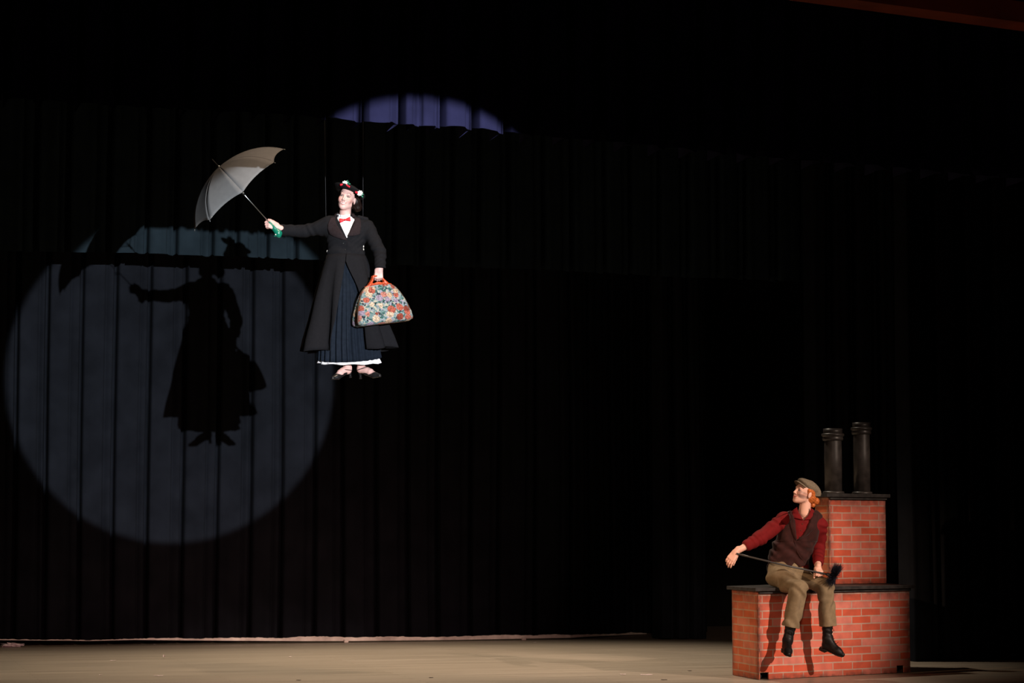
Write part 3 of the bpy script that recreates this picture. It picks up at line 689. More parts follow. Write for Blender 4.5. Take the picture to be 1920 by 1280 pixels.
def brick_box(name, foot, z0, z1, lid_over, lid_t, label, notch, lid_pts=None, cat='brick prop'):
    A, B, C, D = foot; org = np.array([*((A + B + C + D) / 4), z0])
    root = empty(name, org, label=label, cat=cat)
    LF = np.linalg.norm(C - B); LS = np.linalg.norm(B - A)
    nf = [(0.004, 0.115, 0.062), (LF - 0.175, LF - 0.085, 0.066)] if notch else []
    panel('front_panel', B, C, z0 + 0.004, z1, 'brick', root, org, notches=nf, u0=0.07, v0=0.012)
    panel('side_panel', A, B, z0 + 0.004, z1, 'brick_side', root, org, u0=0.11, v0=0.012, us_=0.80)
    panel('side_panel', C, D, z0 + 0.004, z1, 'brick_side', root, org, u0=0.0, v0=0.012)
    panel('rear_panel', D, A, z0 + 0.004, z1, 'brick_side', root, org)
    # black inner carcass, castors behind the notches
    cen = (A + B + C + D) / 4
    inn = [cen + (p - cen) * 0.86 - np.array([org[0], org[1]]) for p in (A, B, C, D)]
    mb = MB().prism(inn, (0.075 if notch else 0.01), z1 - z0 - 0.01); mb.build('inner_frame', 'blackpaint', root, smooth=False)
    if notch:
        dF = (C - B) / LF; nF = np.array([dF[1], -dF[0]])
        for u in (0.062, LF - 0.13):
            q = B + dF * u - nF * 0.075 - org[:2]
            c = MB(); c.tube([(q[0] - nF[1] * 0.012, q[1] + nF[0] * 0.012, 0.029), (q[0] + nF[1] * 0.012, q[1] - nF[0] * 0.012, 0.029)], 0.028, 16)
            c.build('castor', 'rubber', root, bevel=0.003)
    # lid board
    over = []
    pts = [A, B, C, D]
    if lid_pts is None:
        for i, p in enumerate(pts):
            a = pts[i - 1]; b = pts[(i + 1) % 4]
            e1 = (p - a) / np.linalg.norm(p - a); e2_ = (p - b) / np.linalg.norm(p - b)
            over.append(p + (e1 + e2_) * lid_over - org[:2])
    else: over = [p - org[:2] for p in lid_pts]
    MB().prism(over, z1 - z0, z1 - z0 + lid_t).build('lid_board', 'lidpaint', root, smooth=False, bevel=0.004)
    e1 = (C - B) / LF; n1 = np.array([e1[1], -e1[0]])
    mo = MB(); q = [B + n1 * 0.002 - org[:2], C + n1 * 0.002 - org[:2], C + n1 * 0.022 - org[:2], B + n1 * 0.022 - org[:2]]
    mo.prism(q, z1 - z0 - 0.022, z1 - z0); mo.build('lid_batten', 'lidpaint', root, smooth=False)
    return root
LIDZ = 0.775
low_foot = (A_, B_, C_, D_)
brick_box('brick_box', low_foot, 0.0, LIDZ, 0.055, 0.030, 'wide low brick-painted box with black top board, the seated person on it', True)
ZL = LIDZ + 0.030
def on_z(x, y, z): return on_floor(x, y, z)[:2]
U1 = on_z(1556, 1095.4, ZL)
dirF = (C_ - B_) / np.linalg.norm(C_ - B_); dirS = (A_ - B_) / np.linalg.norm(A_ - B_)
# width so that the right edge falls at x = 1662
def px_of(p):
    v = np.array([p[0], p[1], p[2]]) - CAM; return 960 + F * (v @ RT) / (v @ FW), 640 - F * (v @ UP) / (v @ FW)
wU = 0.3
while px_of((*(U1 + dirF * wU), ZL))[0] < 1662: wU += 0.002
U2 = U1 + dirF * wU; U0 = U1 + dirS * 0.36; U3 = U2 + dirS * 0.36
ZU = 1.622
brick_box('brick_chimney', (U0, U1, U2, U3), ZL, ZU, 0.045, 0.034, 'tall narrow brick-painted box standing on the wide one, two black pots on top', False)
ZT = ZU + 0.034
def pot(px, r, ztop, label, back):
    t = U1 + dirF * 0.0
    # along the line through the lid middle, the point that shows at px
    for s_ in np.linspace(-0.1, wU + 0.1, 400):
        q = U1 + dirF * s_ + dirS * back
        if px_of((*q, ZT))[0] >= px: break
    root = empty('chimney_pot', (*q, ZT), label=label, cat='chimney pot')
    h = ztop - ZT
    MB().lathe([(r * 0.2, 0.004), (r * 1.0, 0.004), (r * 1.02, h * 0.55), (r * 1.0, h - 0.115), (r * 0.98, h - 0.09)], 40).build('pot_body', 'pot', root)
    MB().lathe([(r * 0.9, 0), (r * 1.22, 0), (r * 1.26, 0.010), (r * 1.22, 0.022), (r * 1.02, 0.026), (r * 0.9, 0.02)], 40).build('base_ring', 'pot', root)
    MB().lathe([(r * 0.9, h - 0.118), (r * 1.16, h - 0.112), (r * 1.22, h - 0.096), (r * 1.16, h - 0.082), (r * 1.16, h - 0.078), (r * 1.30, h - 0.070), (r * 1.34, h - 0.058), (r * 1.27, h - 0.046), (r * 0.98, h - 0.044)], 40).build('rim_ring', 'pot', root)
    MB().lathe([(r * 0.8, h - 0.06), (r * 1.10, h - 0.048), (r * 1.11, h), (r * 1.02, h), (r * 0.97, h - 0.02), (r * 0.95, h - 0.08)], 40).build('neck', 'pot', root)
    return root, q
pot(1562.5, 0.082, 2.275, 'left and shorter of the two black chimney pots on the brick stack', 0.17)
pot(1616.5, 0.078, 2.345, 'right and taller of the two black chimney pots on the brick stack', 0.19)

# ------------------------------------------------------------------ bits lying on the stage floor
def scrap(px, py, wpx, hpx, label, material='paper', cat='paper scrap', name='paper_scrap', fold=0.5, ang=0.0):
    c = on_floor(px, py); D = np.linalg.norm(c - CAM); w_ = wpx * D / F; l_ = max(0.012, hpx * D / F)
    mb = MB(); n = 5; v = []
    for j in range(3):
        for i in range(n):
            u, t = i / (n - 1) - 0.5, j / 2 - 0.5
            v.append((u * w_ + rng.uniform(-1, 1) * w_ * 0.06, t * l_ * 3.0, 0.003 + fold * l_ * (abs(u) * rng.uniform(0.3, 1.0) + 0.3 * rng.uniform(0, 1))))
    mb.add(v, grid_faces(n, 3))
    o = mb.build(name, material, smooth=False, solid=0.001, label=label, cat=cat)
    o.location = (c[0], c[1], 0.0); o.rotation_euler = (0, 0, -YAW + ang)
# crumpled sheet at the left edge
c = on_floor(24, 1212.5)
bm = bmesh.new(); bmesh.ops.create_icosphere(bm, subdivisions=3, radius=1.0)
for v in bm.verts:
    n_ = 1 + 0.35 * math.sin(v.co.x * 7 + 1) * math.cos(v.co.y * 9) + 0.25 * math.sin(v.co.z * 11 + v.co.x * 5)
    v.co = Vector((v.co.x * 0.105 * n_, v.co.y * 0.06 * n_, max(-0.02, v.co.z * 0.024 * n_) + 0.022))
me = bpy.data.meshes.new('crumpled_paper'); bm.to_mesh(me); bm.free(); me.materials.append(M['whitepaper'])
o = bpy.data.objects.new('crumpled_paper', me); COL.objects.link(o); o.location = (c[0], c[1], 0)
tag(o, label='crumpled pinkish white paper on the floor at the left end of the curtain', cat='paper')
scrap(308, 1234, 4, 5, 'small upright white scrap standing inside the dark shadow patch on the floor', fold=2.2)
scrap(212, 1238.5, 10, 1.6, 'pale scrap on the boards left of the dark shadow patch')
scrap(298, 1267, 17, 1.4, 'thin long white scrap on the boards below the dark shadow patch')
scrap(188, 1265.5, 5, 1.4, 'tiny pale scrap near the bottom left, left of the long thin one')
scrap(290, 1208, 4, 1.4, 'tiny white scrap close under the curtain hem above the shadow patch')
scrap(544, 1231.5, 4, 1.4, 'tiny white scrap right of the shadow patch')
scrap(1003, 1204.5, 4, 1.4, 'tiny white scrap just right of the rail foot')
scrap(1212, 1265, 22, 1.8, 'flat white paper strip on the floor left of the brick prop')
scrap(1168, 1264.5, 10, 1.2, 'small pale scrap just left of the flat white strip')
scrap(1293, 1257.6, 7, 1.5, 'small dark fleck on the floor left of the brick prop', 'fleck', 'tape', 'tape_fleck', fold=0.1)
scrap(1245, 1274.3, 12, 1.3, 'long dark fleck on the floor at the bottom edge left of the brick prop', 'fleck', 'tape', 'tape_fleck', fold=0.1)
scrap(808, 1270.3, 8, 1.3, 'dark fleck on the boards at the bottom, middle of the stage', 'fleck', 'tape', 'tape_fleck', fold=0.1)
scrap(560, 1275, 9, 1.3, 'dark fleck on the boards at the bottom, below the flying figure', 'fleck', 'tape', 'tape_fleck', fold=0.1)

# ================================================================== PERSON IN THE AIR (black coat, floral bag, umbrella)
W = Frame(650, 712, 20.16); SW = F / 20.16          # pixels per metre at that depth
def wp(x, y, dy=0.0): return W(x, y, dy)
SK = (0.70, 0.43, 0.39)
woman = empty('person', label='person in long black coat and flowered hat hanging in the air, one arm stretched out', cat='person'); W.place(woman)
# --- head pose
hR = rotm((1, 0, 0), (-0.16, -0.98, 0.06), (0.225, -0.02, 0.97)); hc = wp(650.5, 371.5, 0.0)
hp = head_prims(w=0.97)
# --- arm joints
shR = wp(614, 424, 0.0); elR = wp(568, 433.5, 0.03); wrR = wp(527, 431, 0.015)
shL = wp(689, 427, 0.0); elL = wp(712, 473, -0.10); wrL = wp(713, 501.5, -0.198)
vx = seq((-0.80, -0.60, 0.0028), (-0.60, -0.16, 0.010), (-0.16, 0.20, 0.0030), (0.20, 0.36, 0.0030))
vy = seq((-0.24, 0.16, 0.0032))
vz = seq((-0.03, 0.17, 0.0040), (0.17, 0.86, 0.012), (0.86, 1.02, 0.0030), (1.02, 1.28, 0.010), (1.28, 1.80, 0.0028))
body = Vol(vx, vy, vz)
body.add(moved(hp, hR, hc))
neck0 = wp(646, 412, 0.015)
body.add(rc(hc + hR @ A3((0, 0.02, -0.06)), neck0, 0.049, 0.052), 0.02)
body.add(rc(shR, shL, 0.036, 0.036), 0.03)
body.add(stack([(wp(650, 500)[2], 0, 0, 0.15, 0.10), (wp(650, 470)[2], 0, 0, 0.125, 0.085), (wp(650, 440)[2], 0, 0, 0.145, 0.085), (wp(650, 415)[2], 0, 0.01, 0.11, 0.05)]), 0.02)
for a, b, c_ in ((shR, elR, wrR), (shL, elL, wrL)):
    body.add(rc(a, b, 0.050, 0.038), 0.03); body.add(rc(b, c_, 0.038, 0.025), 0.02)
# legs
ankR = wp(651.5, 694, -0.01); ankL = wp(677.5, 692, -0.01)
for hx_, kx, an in ((636, 645, ankR), (668, 672, ankL)):
    hpt = wp(hx_, 505, 0.02); kn = wp(kx, 600, 0.0)
    body.add(rc(hpt, kn, 0.085, 0.055), 0.04); body.add(rc(kn, an, 0.052, 0.032), 0.03)
def foot(ank, toe, heel, vol=None):
    """returns the frame of a heeled shoe: heel point, direction, up, side and length"""
    d = toe - heel; L = np.linalg.norm(d); d = d / L; u = (ank - heel) - d * ((ank - heel) @ d); u /= np.linalg.norm(u); s_ = np.cross(d, u)
    return heel, d, u, s_, L
fR = foot(ankR, wp(622, 711.5, -0.15), wp(659, 706, 0.03)); fL = foot(ankL, wp(714.5, 706.5, -0.16), wp(674, 708.5, 0.03))
for (h0, d, u, s_, L), an in ((fR, ankR), (fL, ankL)):
    q = lambda f_, uu, ss=0: h0 + d * f_ * L + u * uu + s_ * ss
    body.add(rc(q(0.10, 0.078), q(0.55, 0.050), 0.030, 0.029), 0.015)
    body.add(rc(an, q(0.40, 0.060), 0.030, 0.028), 0.02)
    body.add(rc(q(0.55, 0.040), q(0.80, 0.022), 0.028, 0.020), 0.01)
# hand closed on the umbrella shaft (fingers go over the shaft and curl behind it)
sh0, sh1 = wp(457, 364, 0.0), wp(507, 419, 0.0); sdir = (sh1 - sh0) / np.linalg.norm(sh1 - sh0)
hand(body, wp(521.5, 426, -0.022), (-1, -0.25, 0.34), (0.10, -1, 0.30), (-0.2, 0, 1), [(30, 82, 62), (34, 84, 64), (38, 84, 64), (42, 80, 60)], thumb=(0.62, 0.30), s=1.06)
# hand over the bag handle
hand(body, wp(711, 503, -0.202), (-0.05, -0.02, -1), (0.1, -1, 0.2), (-1, 0, 0), [(62, 88, 60), (58, 90, 60), (58, 90, 60), (62, 88, 60)], thumb=(0.75, 0.55), s=1.04)
cf = lambda P: face_colors(P, hR, hc, SK, (0.50, 0.12, 0.11), (0.20, 0.10, 0.085), (0.06, 0.045, 0.04), shadow=(0.36, 0.21, 0.19))
body.obj('body', 'skin', woman, colfn=cf)

# --- blouse, with frilled stand collar
zT = lambda y: wp(650, y)[2]
rows = []
for y, l, r, hd, cy in ((520, 604, 698, 0.118, 0.01), (495, 607, 692, 0.112, 0.01), (482, 612, 686, 0.104, 0.005), (468, 614.5, 682, 0.100, 0.0), (455, 613.5, 684.5, 0.108, -0.005),
                        (440, 611, 688, 0.118, -0.008), (428, 608, 692, 0.108, 0.0), (418, 611, 692, 0.088, 0.005), (410, 619, 682, 0.068, 0.012), (403, 629, 666, 0.056, 0.018)):
    a, b = wp(l, y)[0], wp(r, y)[0]; rows.append((zT(y), (a + b) / 2, cy, (b - a) / 2, hd))
inner = [(z, cx, cy, hw - 0.016, hd - 0.012) for z, cx, cy, hw, hd in rows]
bl = Vol(seq((-0.22, 0.22, 0.006)), seq((-0.15, 0.13, 0.005)), seq((zT(480), zT(398), 0.005)))
bl.add(stack([r for r in inner if zT(470) < r[0] < zT(417)] + [(zT(410), wp(647, 410)[0], 0.006, 0.088, 0.072), (zT(404.5), wp(646, 404)[0], 0.010, 0.060, 0.054)]), 0.0)
bl.disp(lambda X, Y, Z: 0.0016 * np.sin(X * 190 + 2 * np.sin(Z * 40)) * (Y < 0))
bl.obj('blouse', 'white', woman)
front_b = bl.front()
mb = MB(); n = 64; V = []
ctr = wp(645, 400.5, 0.0)
for j in range(4):
    for i in range(n):
        a = 2 * PI * i / n; r_ = 0.055 + 0.004 * j + 0.0045 * math.sin(a * 15) * j / 2; ez = 0.010 * j + 0.010 * abs(math.sin(a)) + 0.010 * (1 - math.cos(a)) * -0.6
        V.append((ctr[0] + r_ * math.sin(a) * 0.97, ctr[1] + 0.006 - r_ * math.cos(a), ctr[2] - 0.016 + ez - 0.020 * (1 + math.cos(a)) * 0.9))
mesh_obj('frilled_collar', V, grid_faces(n, 4, True), 'white', woman, solid=0.002)
# bow tie
bt = empty  # keep the knot and its wings as one part of the costume
kc = wp(648.2, 414.3, 0); kc[1] = float(front_b(np.array([kc[0]]), np.array([kc[2]]))[0]) - 0.014
mb = MB(); ca, sa = math.cos(0.16), math.sin(0.16)
def rot2(x, z): return kc[0] + x * ca - z * sa, kc[2] + x * sa + z * ca
for sg in (-1, 1):
    pts = []
    for i in range(6):
        u = i / 5; x = sg * (0.005 + 0.043 * u); h = 0.007 + 0.0135 * u ** 0.8; pts.append((x, h))
    V = []
    for x, h in pts:
        for k in range(8):
            a = 2 * PI * k / 8; X_, Z_ = rot2(x, h * math.sin(a)); V.append((X_, kc[1] + 0.008 * math.cos(a) * (1 - 0.3 * math.cos(3 * a)), Z_))
    mb.add(V, [(i * 8 + k, i * 8 + (k + 1) % 8, (i + 1) * 8 + (k + 1) % 8, (i + 1) * 8 + k) for i in range(5) for k in range(8)] + [tuple(range(8)), tuple(range(40, 48))])
bow = mb.build('bow_tie', 'red', woman)
MB().ball(kc + A3((0, -0.004, 0)), (0.0085, 0.009, 0.010)).build('knot', 'red', bow)

# --- coat: jacket part as one solid with the neckline cut out
def wr(X, Y, Z):
    return (0.0036 * np.sin(Z * 62 + 9 * X + 2.5 * np.sin(X * 14)) * np.exp(-((Z - zT(476)) / 0.09) ** 2) + 0.0012 * np.sin(Z * 120 - X * 90 + 3 * np.sin(Y * 30)))
jk = Vol(seq((-0.66, 0.40, 0.0048)), seq((-0.27, 0.20, 0.0048)), seq((zT(512), zT(398), 0.0045)))
jk.add(stack([r for r in rows if r[0] > zT(511)]), 0.0)
def wrinkle_arm(a, b, amp, fr, ph=0.0):
    a, b = A3(a), A3(b); d = (b - a) / np.linalg.norm(b - a)
    return lambda X, Y, Z: amp * np.sin(((X - a[0]) * d[0] + (Y - a[1]) * d[1] + (Z - a[2]) * d[2]) * fr + ph + 2.2 * np.sin(Z * 21 + X * 17))
jk.add(rc(shR, elR, 0.066, 0.054), 0.045, disp=wrinkle_arm(shR, elR, 0.0028, 75)); jk.add(rc(elR, wrR, 0.054, 0.051), 0.02, disp=wrinkle_arm(elR, wrR, 0.0018, 80))
jk.add(rc(wp(617, 420), wp(606, 427, 0.01), 0.072, 0.062), 0.04)
jk.add(rc(shL, elL, 0.066, 0.056), 0.04, disp=wrinkle_arm(shL, elL, 0.0025, 70)); jk.add(rc(elL, wrL, 0.055, 0.049), 0.02, disp=wrinkle_arm(elL, wrL, 0.0024, 70, 1.0))
jk.disp(wr)
fj = jk.front()
# neckline: wedge in front of the chest
va, vb, vc = wp(629.5, 402), wp(667.5, 408), wp(652.3, 450)
def wedge(X, Y, Z):
    e = []
    for p, q in ((va, vc), (vc, vb)):
        d = np.array([q[0] - p[0], q[2] - p[2]]); d /= np.linalg.norm(d)
        e.append(-((X - p[0]) * d[1] - (Z - p[2]) * d[0]) * -1)
    return np.maximum(np.maximum(e[0], e[1]), Y - 0.005)
# orient the wedge so that its inside is negative
cx_, cz_ = (va[0] + vb[0]) / 2, va[2]
def wedge2(X, Y, Z):
    out = None
    for p, q in ((va, vc), (vb, vc)):
        d = np.array([q[0] - p[0], q[2] - p[2]]); d /= np.linalg.norm(d); nrm = np.array([-d[1], d[0]])
        if (cx_ - p[0]) * nrm[0] + (cz_ - p[2]) * nrm[1] > 0: nrm = -nrm
        e_ = (X - p[0]) * nrm[0] + (Z - p[2]) * nrm[1]; out = e_ if out is None else np.maximum(out, e_)
    return np.maximum(out, Y - 0.0)
jk.cut((wedge2, np.array([-0.15, -0.2, vc[2] - 0.02]), np.array([0.15, 0.05, zT(395)])), 0.004)
jk.cut(rc(neck0 + A3((0, 0.0, -0.02)), wp(645, 392, 0.01), 0.060, 0.064), 0.004)
# the cuff of the outstretched arm is hollow so the wrist comes out of it; the other is cut off level
jk.cut((lambda X, Y, Z: Z - zT(507.5) + 0.0 * X, np.array([wrL[0] - 0.07, -0.27, zT(525)]), np.array([wrL[0] + 0.08, -0.10, zT(507.5)])), 0.003)
for w_, e_ in ((wrR, elR),):
    d = (w_ - e_) / np.linalg.norm(w_ - e_); jk.cut(rc(w_ + d * 0.036, w_ + d * 0.12, 0.036, 0.07), 0.003)
coat = jk.obj('coat', 'coat', woman)
def P2(x, y): q = wp(x, y); return (q[0], q[2])
drape('lapel', [(P2(629, 409), P2(622, 409)), (P2(629.5, 414), P2(619, 416)), (P2(632, 421), P2(616, 424)), (P2(637, 430), P2(615.5, 432)), (P2(643, 438.5), P2(618.5, 441)), (P2(648, 446), P2(628, 446.5)), (P2(653, 454), P2(641, 451))], fj, 0.006, 0.005, 'lapel', coat)
drape('lapel', [(P2(665, 408), P2(676, 410)), (P2(666.5, 414), P2(677.5, 418)), (P2(665.5, 420), P2(678, 426)), (P2(662, 429), P2(677.5, 434)), (P2(658, 437), P2(676, 442)), (P2(653.5, 446), P2(664, 445.5))], fj, 0.006, 0.005, 'lapel', coat)
# turned-up coat collar round the neck and a padded shoulder cape piece
V = []; n = 24
for j, (dz, rr) in enumerate(((-0.028, 0.082), (0.0, 0.078), (0.022, 0.080), (0.014, 0.094), (-0.022, 0.112))):
    for i in range(n):
        a = math.radians(52 + (308 - 52) * i / (n - 1)); V.append((ctr[0] + 0.004 + rr * 0.92 * math.sin(a), 0.016 - rr * 0.9 * math.cos(a), ctr[2] - 0.006 + dz - 0.020 * math.cos(a) - 0.010 * abs(math.sin(a))))
mesh_obj('collar', V, grid_faces(n, 5), 'lapel', coat, solid=0.004)
sp = Vol(seq((0.05, 0.28, 0.0042)), seq((-0.1, 0.12, 0.0042)), seq((zT(420), zT(398), 0.003)))
sp.add(rc(wp(673, 408, -0.02), wp(687, 411, -0.01), 0.022, 0.020)); sp.add(rc(wp(673, 408.5, 0.045), wp(687, 411.5, 0.045), 0.022, 0.019), 0.03)
sp.obj('shoulder_tab', 'coat', coat)
for bx, by, r_ in ((645.5, 459, 0.0055), (653.8, 484.5, 0.005), (649, 471, 0.005)):
    q = wp(bx, by); yy = float(fj(np.array([q[0]]), np.array([q[2]]))[0])
    mb = MB(); mb.tube([(q[0], yy - 0.001, q[2]), (q[0], yy - 0.005, q[2])], [r_, r_ * 0.85], 14); mb.build('button', 'leather' if by != 459 else 'steel', coat)
# front closing edge
mb = MB(); pts = []
for y in range(454, 496, 4):
    q = wp(653 - (y - 454) * 0.05, y); pts.append((q[0], float(fj(np.array([q[0]]), np.array([q[2]]))[0]) - 0.001, q[2]))
mb.tube(pts, 0.0028, 6); mb.build('placket', 'coat', coat)

# --- skirts of the coat, the navy skirt, the petticoat
def skirt(name, tbl, material, hem, n_pleat, amp, ratio=0.72, th=None, nu=260, nv=26, cyk=0.01, sharp=1.0, parent=None, phase=0.0, solid=0.003, irregular=0.0):
    """tbl rows: y_px, left px, right px; th(v) gives the open arc in radians (from, to) measured from the front"""
    T = np.array(tbl, float); V = []
    for j in range(nv):
        v = j / (nv - 1); y = T[0, 0] + (T[-1, 0] - T[0, 0]) * v
        l, r_ = np.interp(y, T[:, 0], T[:, 1]), np.interp(y, T[:, 0], T[:, 2]); a, b = wp(l, y), wp(r_, y)
        cx, hw, z = (a[0] + b[0]) / 2, (b[0] - a[0]) / 2, a[2]
        t0, t1 = (0.0, 2 * PI) if th is None else th(y, cx, hw)
        for i in range(nu):
            t = t0 + (t1 - t0) * i / (nu - (1 if th else 0))
            ph = n_pleat * t + phase + irregular * math.sin(2.7 * t + 1.3) * 2
            s_ = math.sin(ph); s_ = math.copysign(abs(s_) ** sharp, s_)
            rr = 1 + amp * v ** 1.2 * s_ / max(hw, 0.1)
            zz = z + (hem(t, v) if hem else 0)
            V.append((cx + hw * rr * math.sin(t), cyk - hw * ratio * rr * math.cos(t) * (1.0 + 0.25 * (1 - v)), zz))
    return mesh_obj(name, V, grid_faces(nu, nv, closed=th is None), material, parent, solid=solid)
skirt('petticoat', [(560, 630, 686), (620, 614, 698), (664, 602, 706), (680.0, 595, 714)], 'white', lambda t, v: v ** 3 * (-0.026 * math.cos(t) + 0.004 * math.sin(9 * t)), 18, 0.008, parent=woman, ratio=0.50)
skirt('skirt', [(484, 624, 678), (520, 618, 684), (560, 611, 692), (600, 604, 700), (640, 599, 706), (672, 597, 712)], 'skirt', lambda t, v: v ** 3 * (-0.042 * math.cos(t) + 0.010 * math.sin(t)), 30, 0.017, sharp=0.6, parent=woman, ratio=0.64, nu=420, irregular=0.5)
def coat_arc(y, cx, hw):
    xl = np.interp(y, [480, 494, 520, 560, 600, 640, 657], [650.5, 649.5, 645, 639, 634, 624, 619]); xr = np.interp(y, [480, 494, 510, 530, 545, 580, 620, 657], [651.5, 650.5, 658, 669, 675, 682, 687, 692])
    a = math.asin(np.clip((wp(xl, y)[0] - cx) / hw / 1.02, -1, 1)); b = math.asin(np.clip((wp(xr, y)[0] - cx) / hw / 1.02, -1, 1))
    return b, 2 * PI + a
skirt('coat_skirt', [(478, 612.5, 685), (490, 609, 690), (505, 604.5, 694), (530, 598, 701), (560, 591, 708), (600, 584, 718), (635, 576, 730), (657, 573, 736)], 'coat',
      lambda t, v: v ** 2 * (0.018 * math.sin(t) - 0.012 * math.cos(2 * t) + 0.008 * math.sin(7 * t)), 11, 0.060, th=coat_arc, sharp=0.8, parent=coat, ratio=0.60, nu=420, irregular=0.9)

# --- hat with flowers
hatR = rotm((1, 0, 0), (-0.06, -0.95, 0.26), (0.30, -0.16, 0.93)); hatc = hc + hR @ A3((-0.004, 0.024, 0.046))
def hx3(p): return hatc + hatR @ A3(p)
hat = empty('hat'); hat.parent = woman
V = []; n = 48; prof = [(0.070, 0.010), (0.084, 0.004), (0.104, 0.000), (0.126, 0.004), (0.143, 0.014), (0.150, 0.026), (0.147, 0.030), (0.137, 0.018), (0.120, 0.010), (0.100, 0.008), (0.084, 0.012), (0.070, 0.018)]
for r_, z in prof:
    for k in range(n):
        a = 2 * PI * k / n; V.append(hx3((r_ * math.cos(a), r_ * 1.02 * math.sin(a), z + 0.004 * math.cos(2 * a))))
mesh_obj('brim', V, grid_faces(n, len(prof), True), 'felt', hat)
V = []
for r_, z in ((0.086, 0.006), (0.087, 0.03), (0.084, 0.05), (0.074, 0.060), (0.04, 0.064), (0.001, 0.065)):
    for k in range(n): a = 2 * PI * k / n; V.append(hx3((r_ * math.cos(a), r_ * 1.05 * math.sin(a), z)))
mesh_obj('crown', V, grid_faces(n, 6, True), 'felt', hat)
V = []
for r_, z in ((0.0885, 0.010), (0.0895, 0.022), (0.0885, 0.034)):
    for k in range(n): a = 2 * PI * k / n; V.append(hx3((r_ * math.cos(a), r_ * 1.05 * math.sin(a), z)))
mesh_obj('hat_band', V, grid_faces(n, 3, True), 'hatband', hat, solid=0.002)
FD = A3((-0.15, -0.95, 0.25)); FD /= np.linalg.norm(FD)
def flower(px, py, dy, s=1.0):
    c = wp(px, py, dy); f = MB(); R = rotm((1, 0, 0), FD, (0, 0, 1))
    for k in range(9):
        a = 2 * PI * k / 9 + 0.3; d = R @ A3((math.cos(a), -0.25, math.sin(a))); Rp = rotm((1, 0, 0), FD, d)
        f.ball(c + d * 0.017 * s, (0.0065 * s, 0.003 * s, 0.0125 * s), 8, Rp)
    o = f.build('flower', 'petal', hat); MB().ball(c + R @ A3((0, -0.006, 0)), 0.005 * s, 8).build('flower_centre', 'nylon', o)
def berry(px, py, dy, r=0.010): MB().ball(wp(px, py, dy), r, 12).build('berry', 'berry', hat)
def leaf_(px, py, dy, ang, l=0.026):
    c = wp(px, py, dy); V = []
    for i in range(5):
        u = i / 4; wdt = 0.008 * math.sin(PI * (0.1 + 0.85 * u)); x = l * u
        for s_ in (-1, 0, 1): V.append((c[0] + x * math.cos(ang) - s_ * wdt * math.sin(ang), c[1] - 0.004 * (s_ == 0), c[2] + x * math.sin(ang) + s_ * wdt * math.cos(ang)))
    mesh_obj('leaf', V, grid_faces(3, 5), 'leaf', hat, solid=0.0012)
flower(646.5, 343.8, -0.085, 0.95); flower(674.8, 362.3, -0.085, 1.0)
berry(639.2, 346.4, -0.10, 0.0105); berry(641.5, 345.8, -0.105, 0.008); berry(652.2, 348.5, -0.12, 0.009); berry(654.8, 350, -0.12, 0.009); berry(650, 346.6, -0.12, 0.0075)
berry(667.6, 360.3, -0.10, 0.0105); berry(670, 361.5, -0.105, 0.008)
leaf_(650, 343.5, -0.085, 0.5); leaf_(652, 345, -0.085, 0.1); leaf_(677, 363, -0.08, -0.3); leaf_(677.5, 366, -0.08, -0.9); leaf_(649, 342, -0.08, 0.9)
# --- hair: cap of dark hair under the hat and a low bun behind the ear
hv = Vol(seq((-0.12, 0.19, 0.004)), seq((-0.12, 0.19, 0.004)), seq((zT(410), zT(342), 0.004)))
hv.add(moved([(ell((0, 0.030, 0.034), (0.0775, 0.092, 0.082)), 0, 1), (ell((0, 0.05, -0.02), (0.072, 0.066, 0.075)), 0.02, 1),
              (ell((0, -0.085, -0.004), (0.056, 0.075, 0.070)), 0.012, -1)], hR, hc), 0.0)
hv.add(ell(wp(670, 387, 0.075), (0.046, 0.045, 0.050)), 0.015); hv.add(ell(wp(668, 378, 0.05), (0.042, 0.045, 0.048)), 0.015)
hv.disp(lambda X, Y, Z: 0.0014 * np.sin(X * 260 + Z * 160 + 3 * np.sin(Z * 30)))
hv.obj('hair', 'hair_dark', woman)
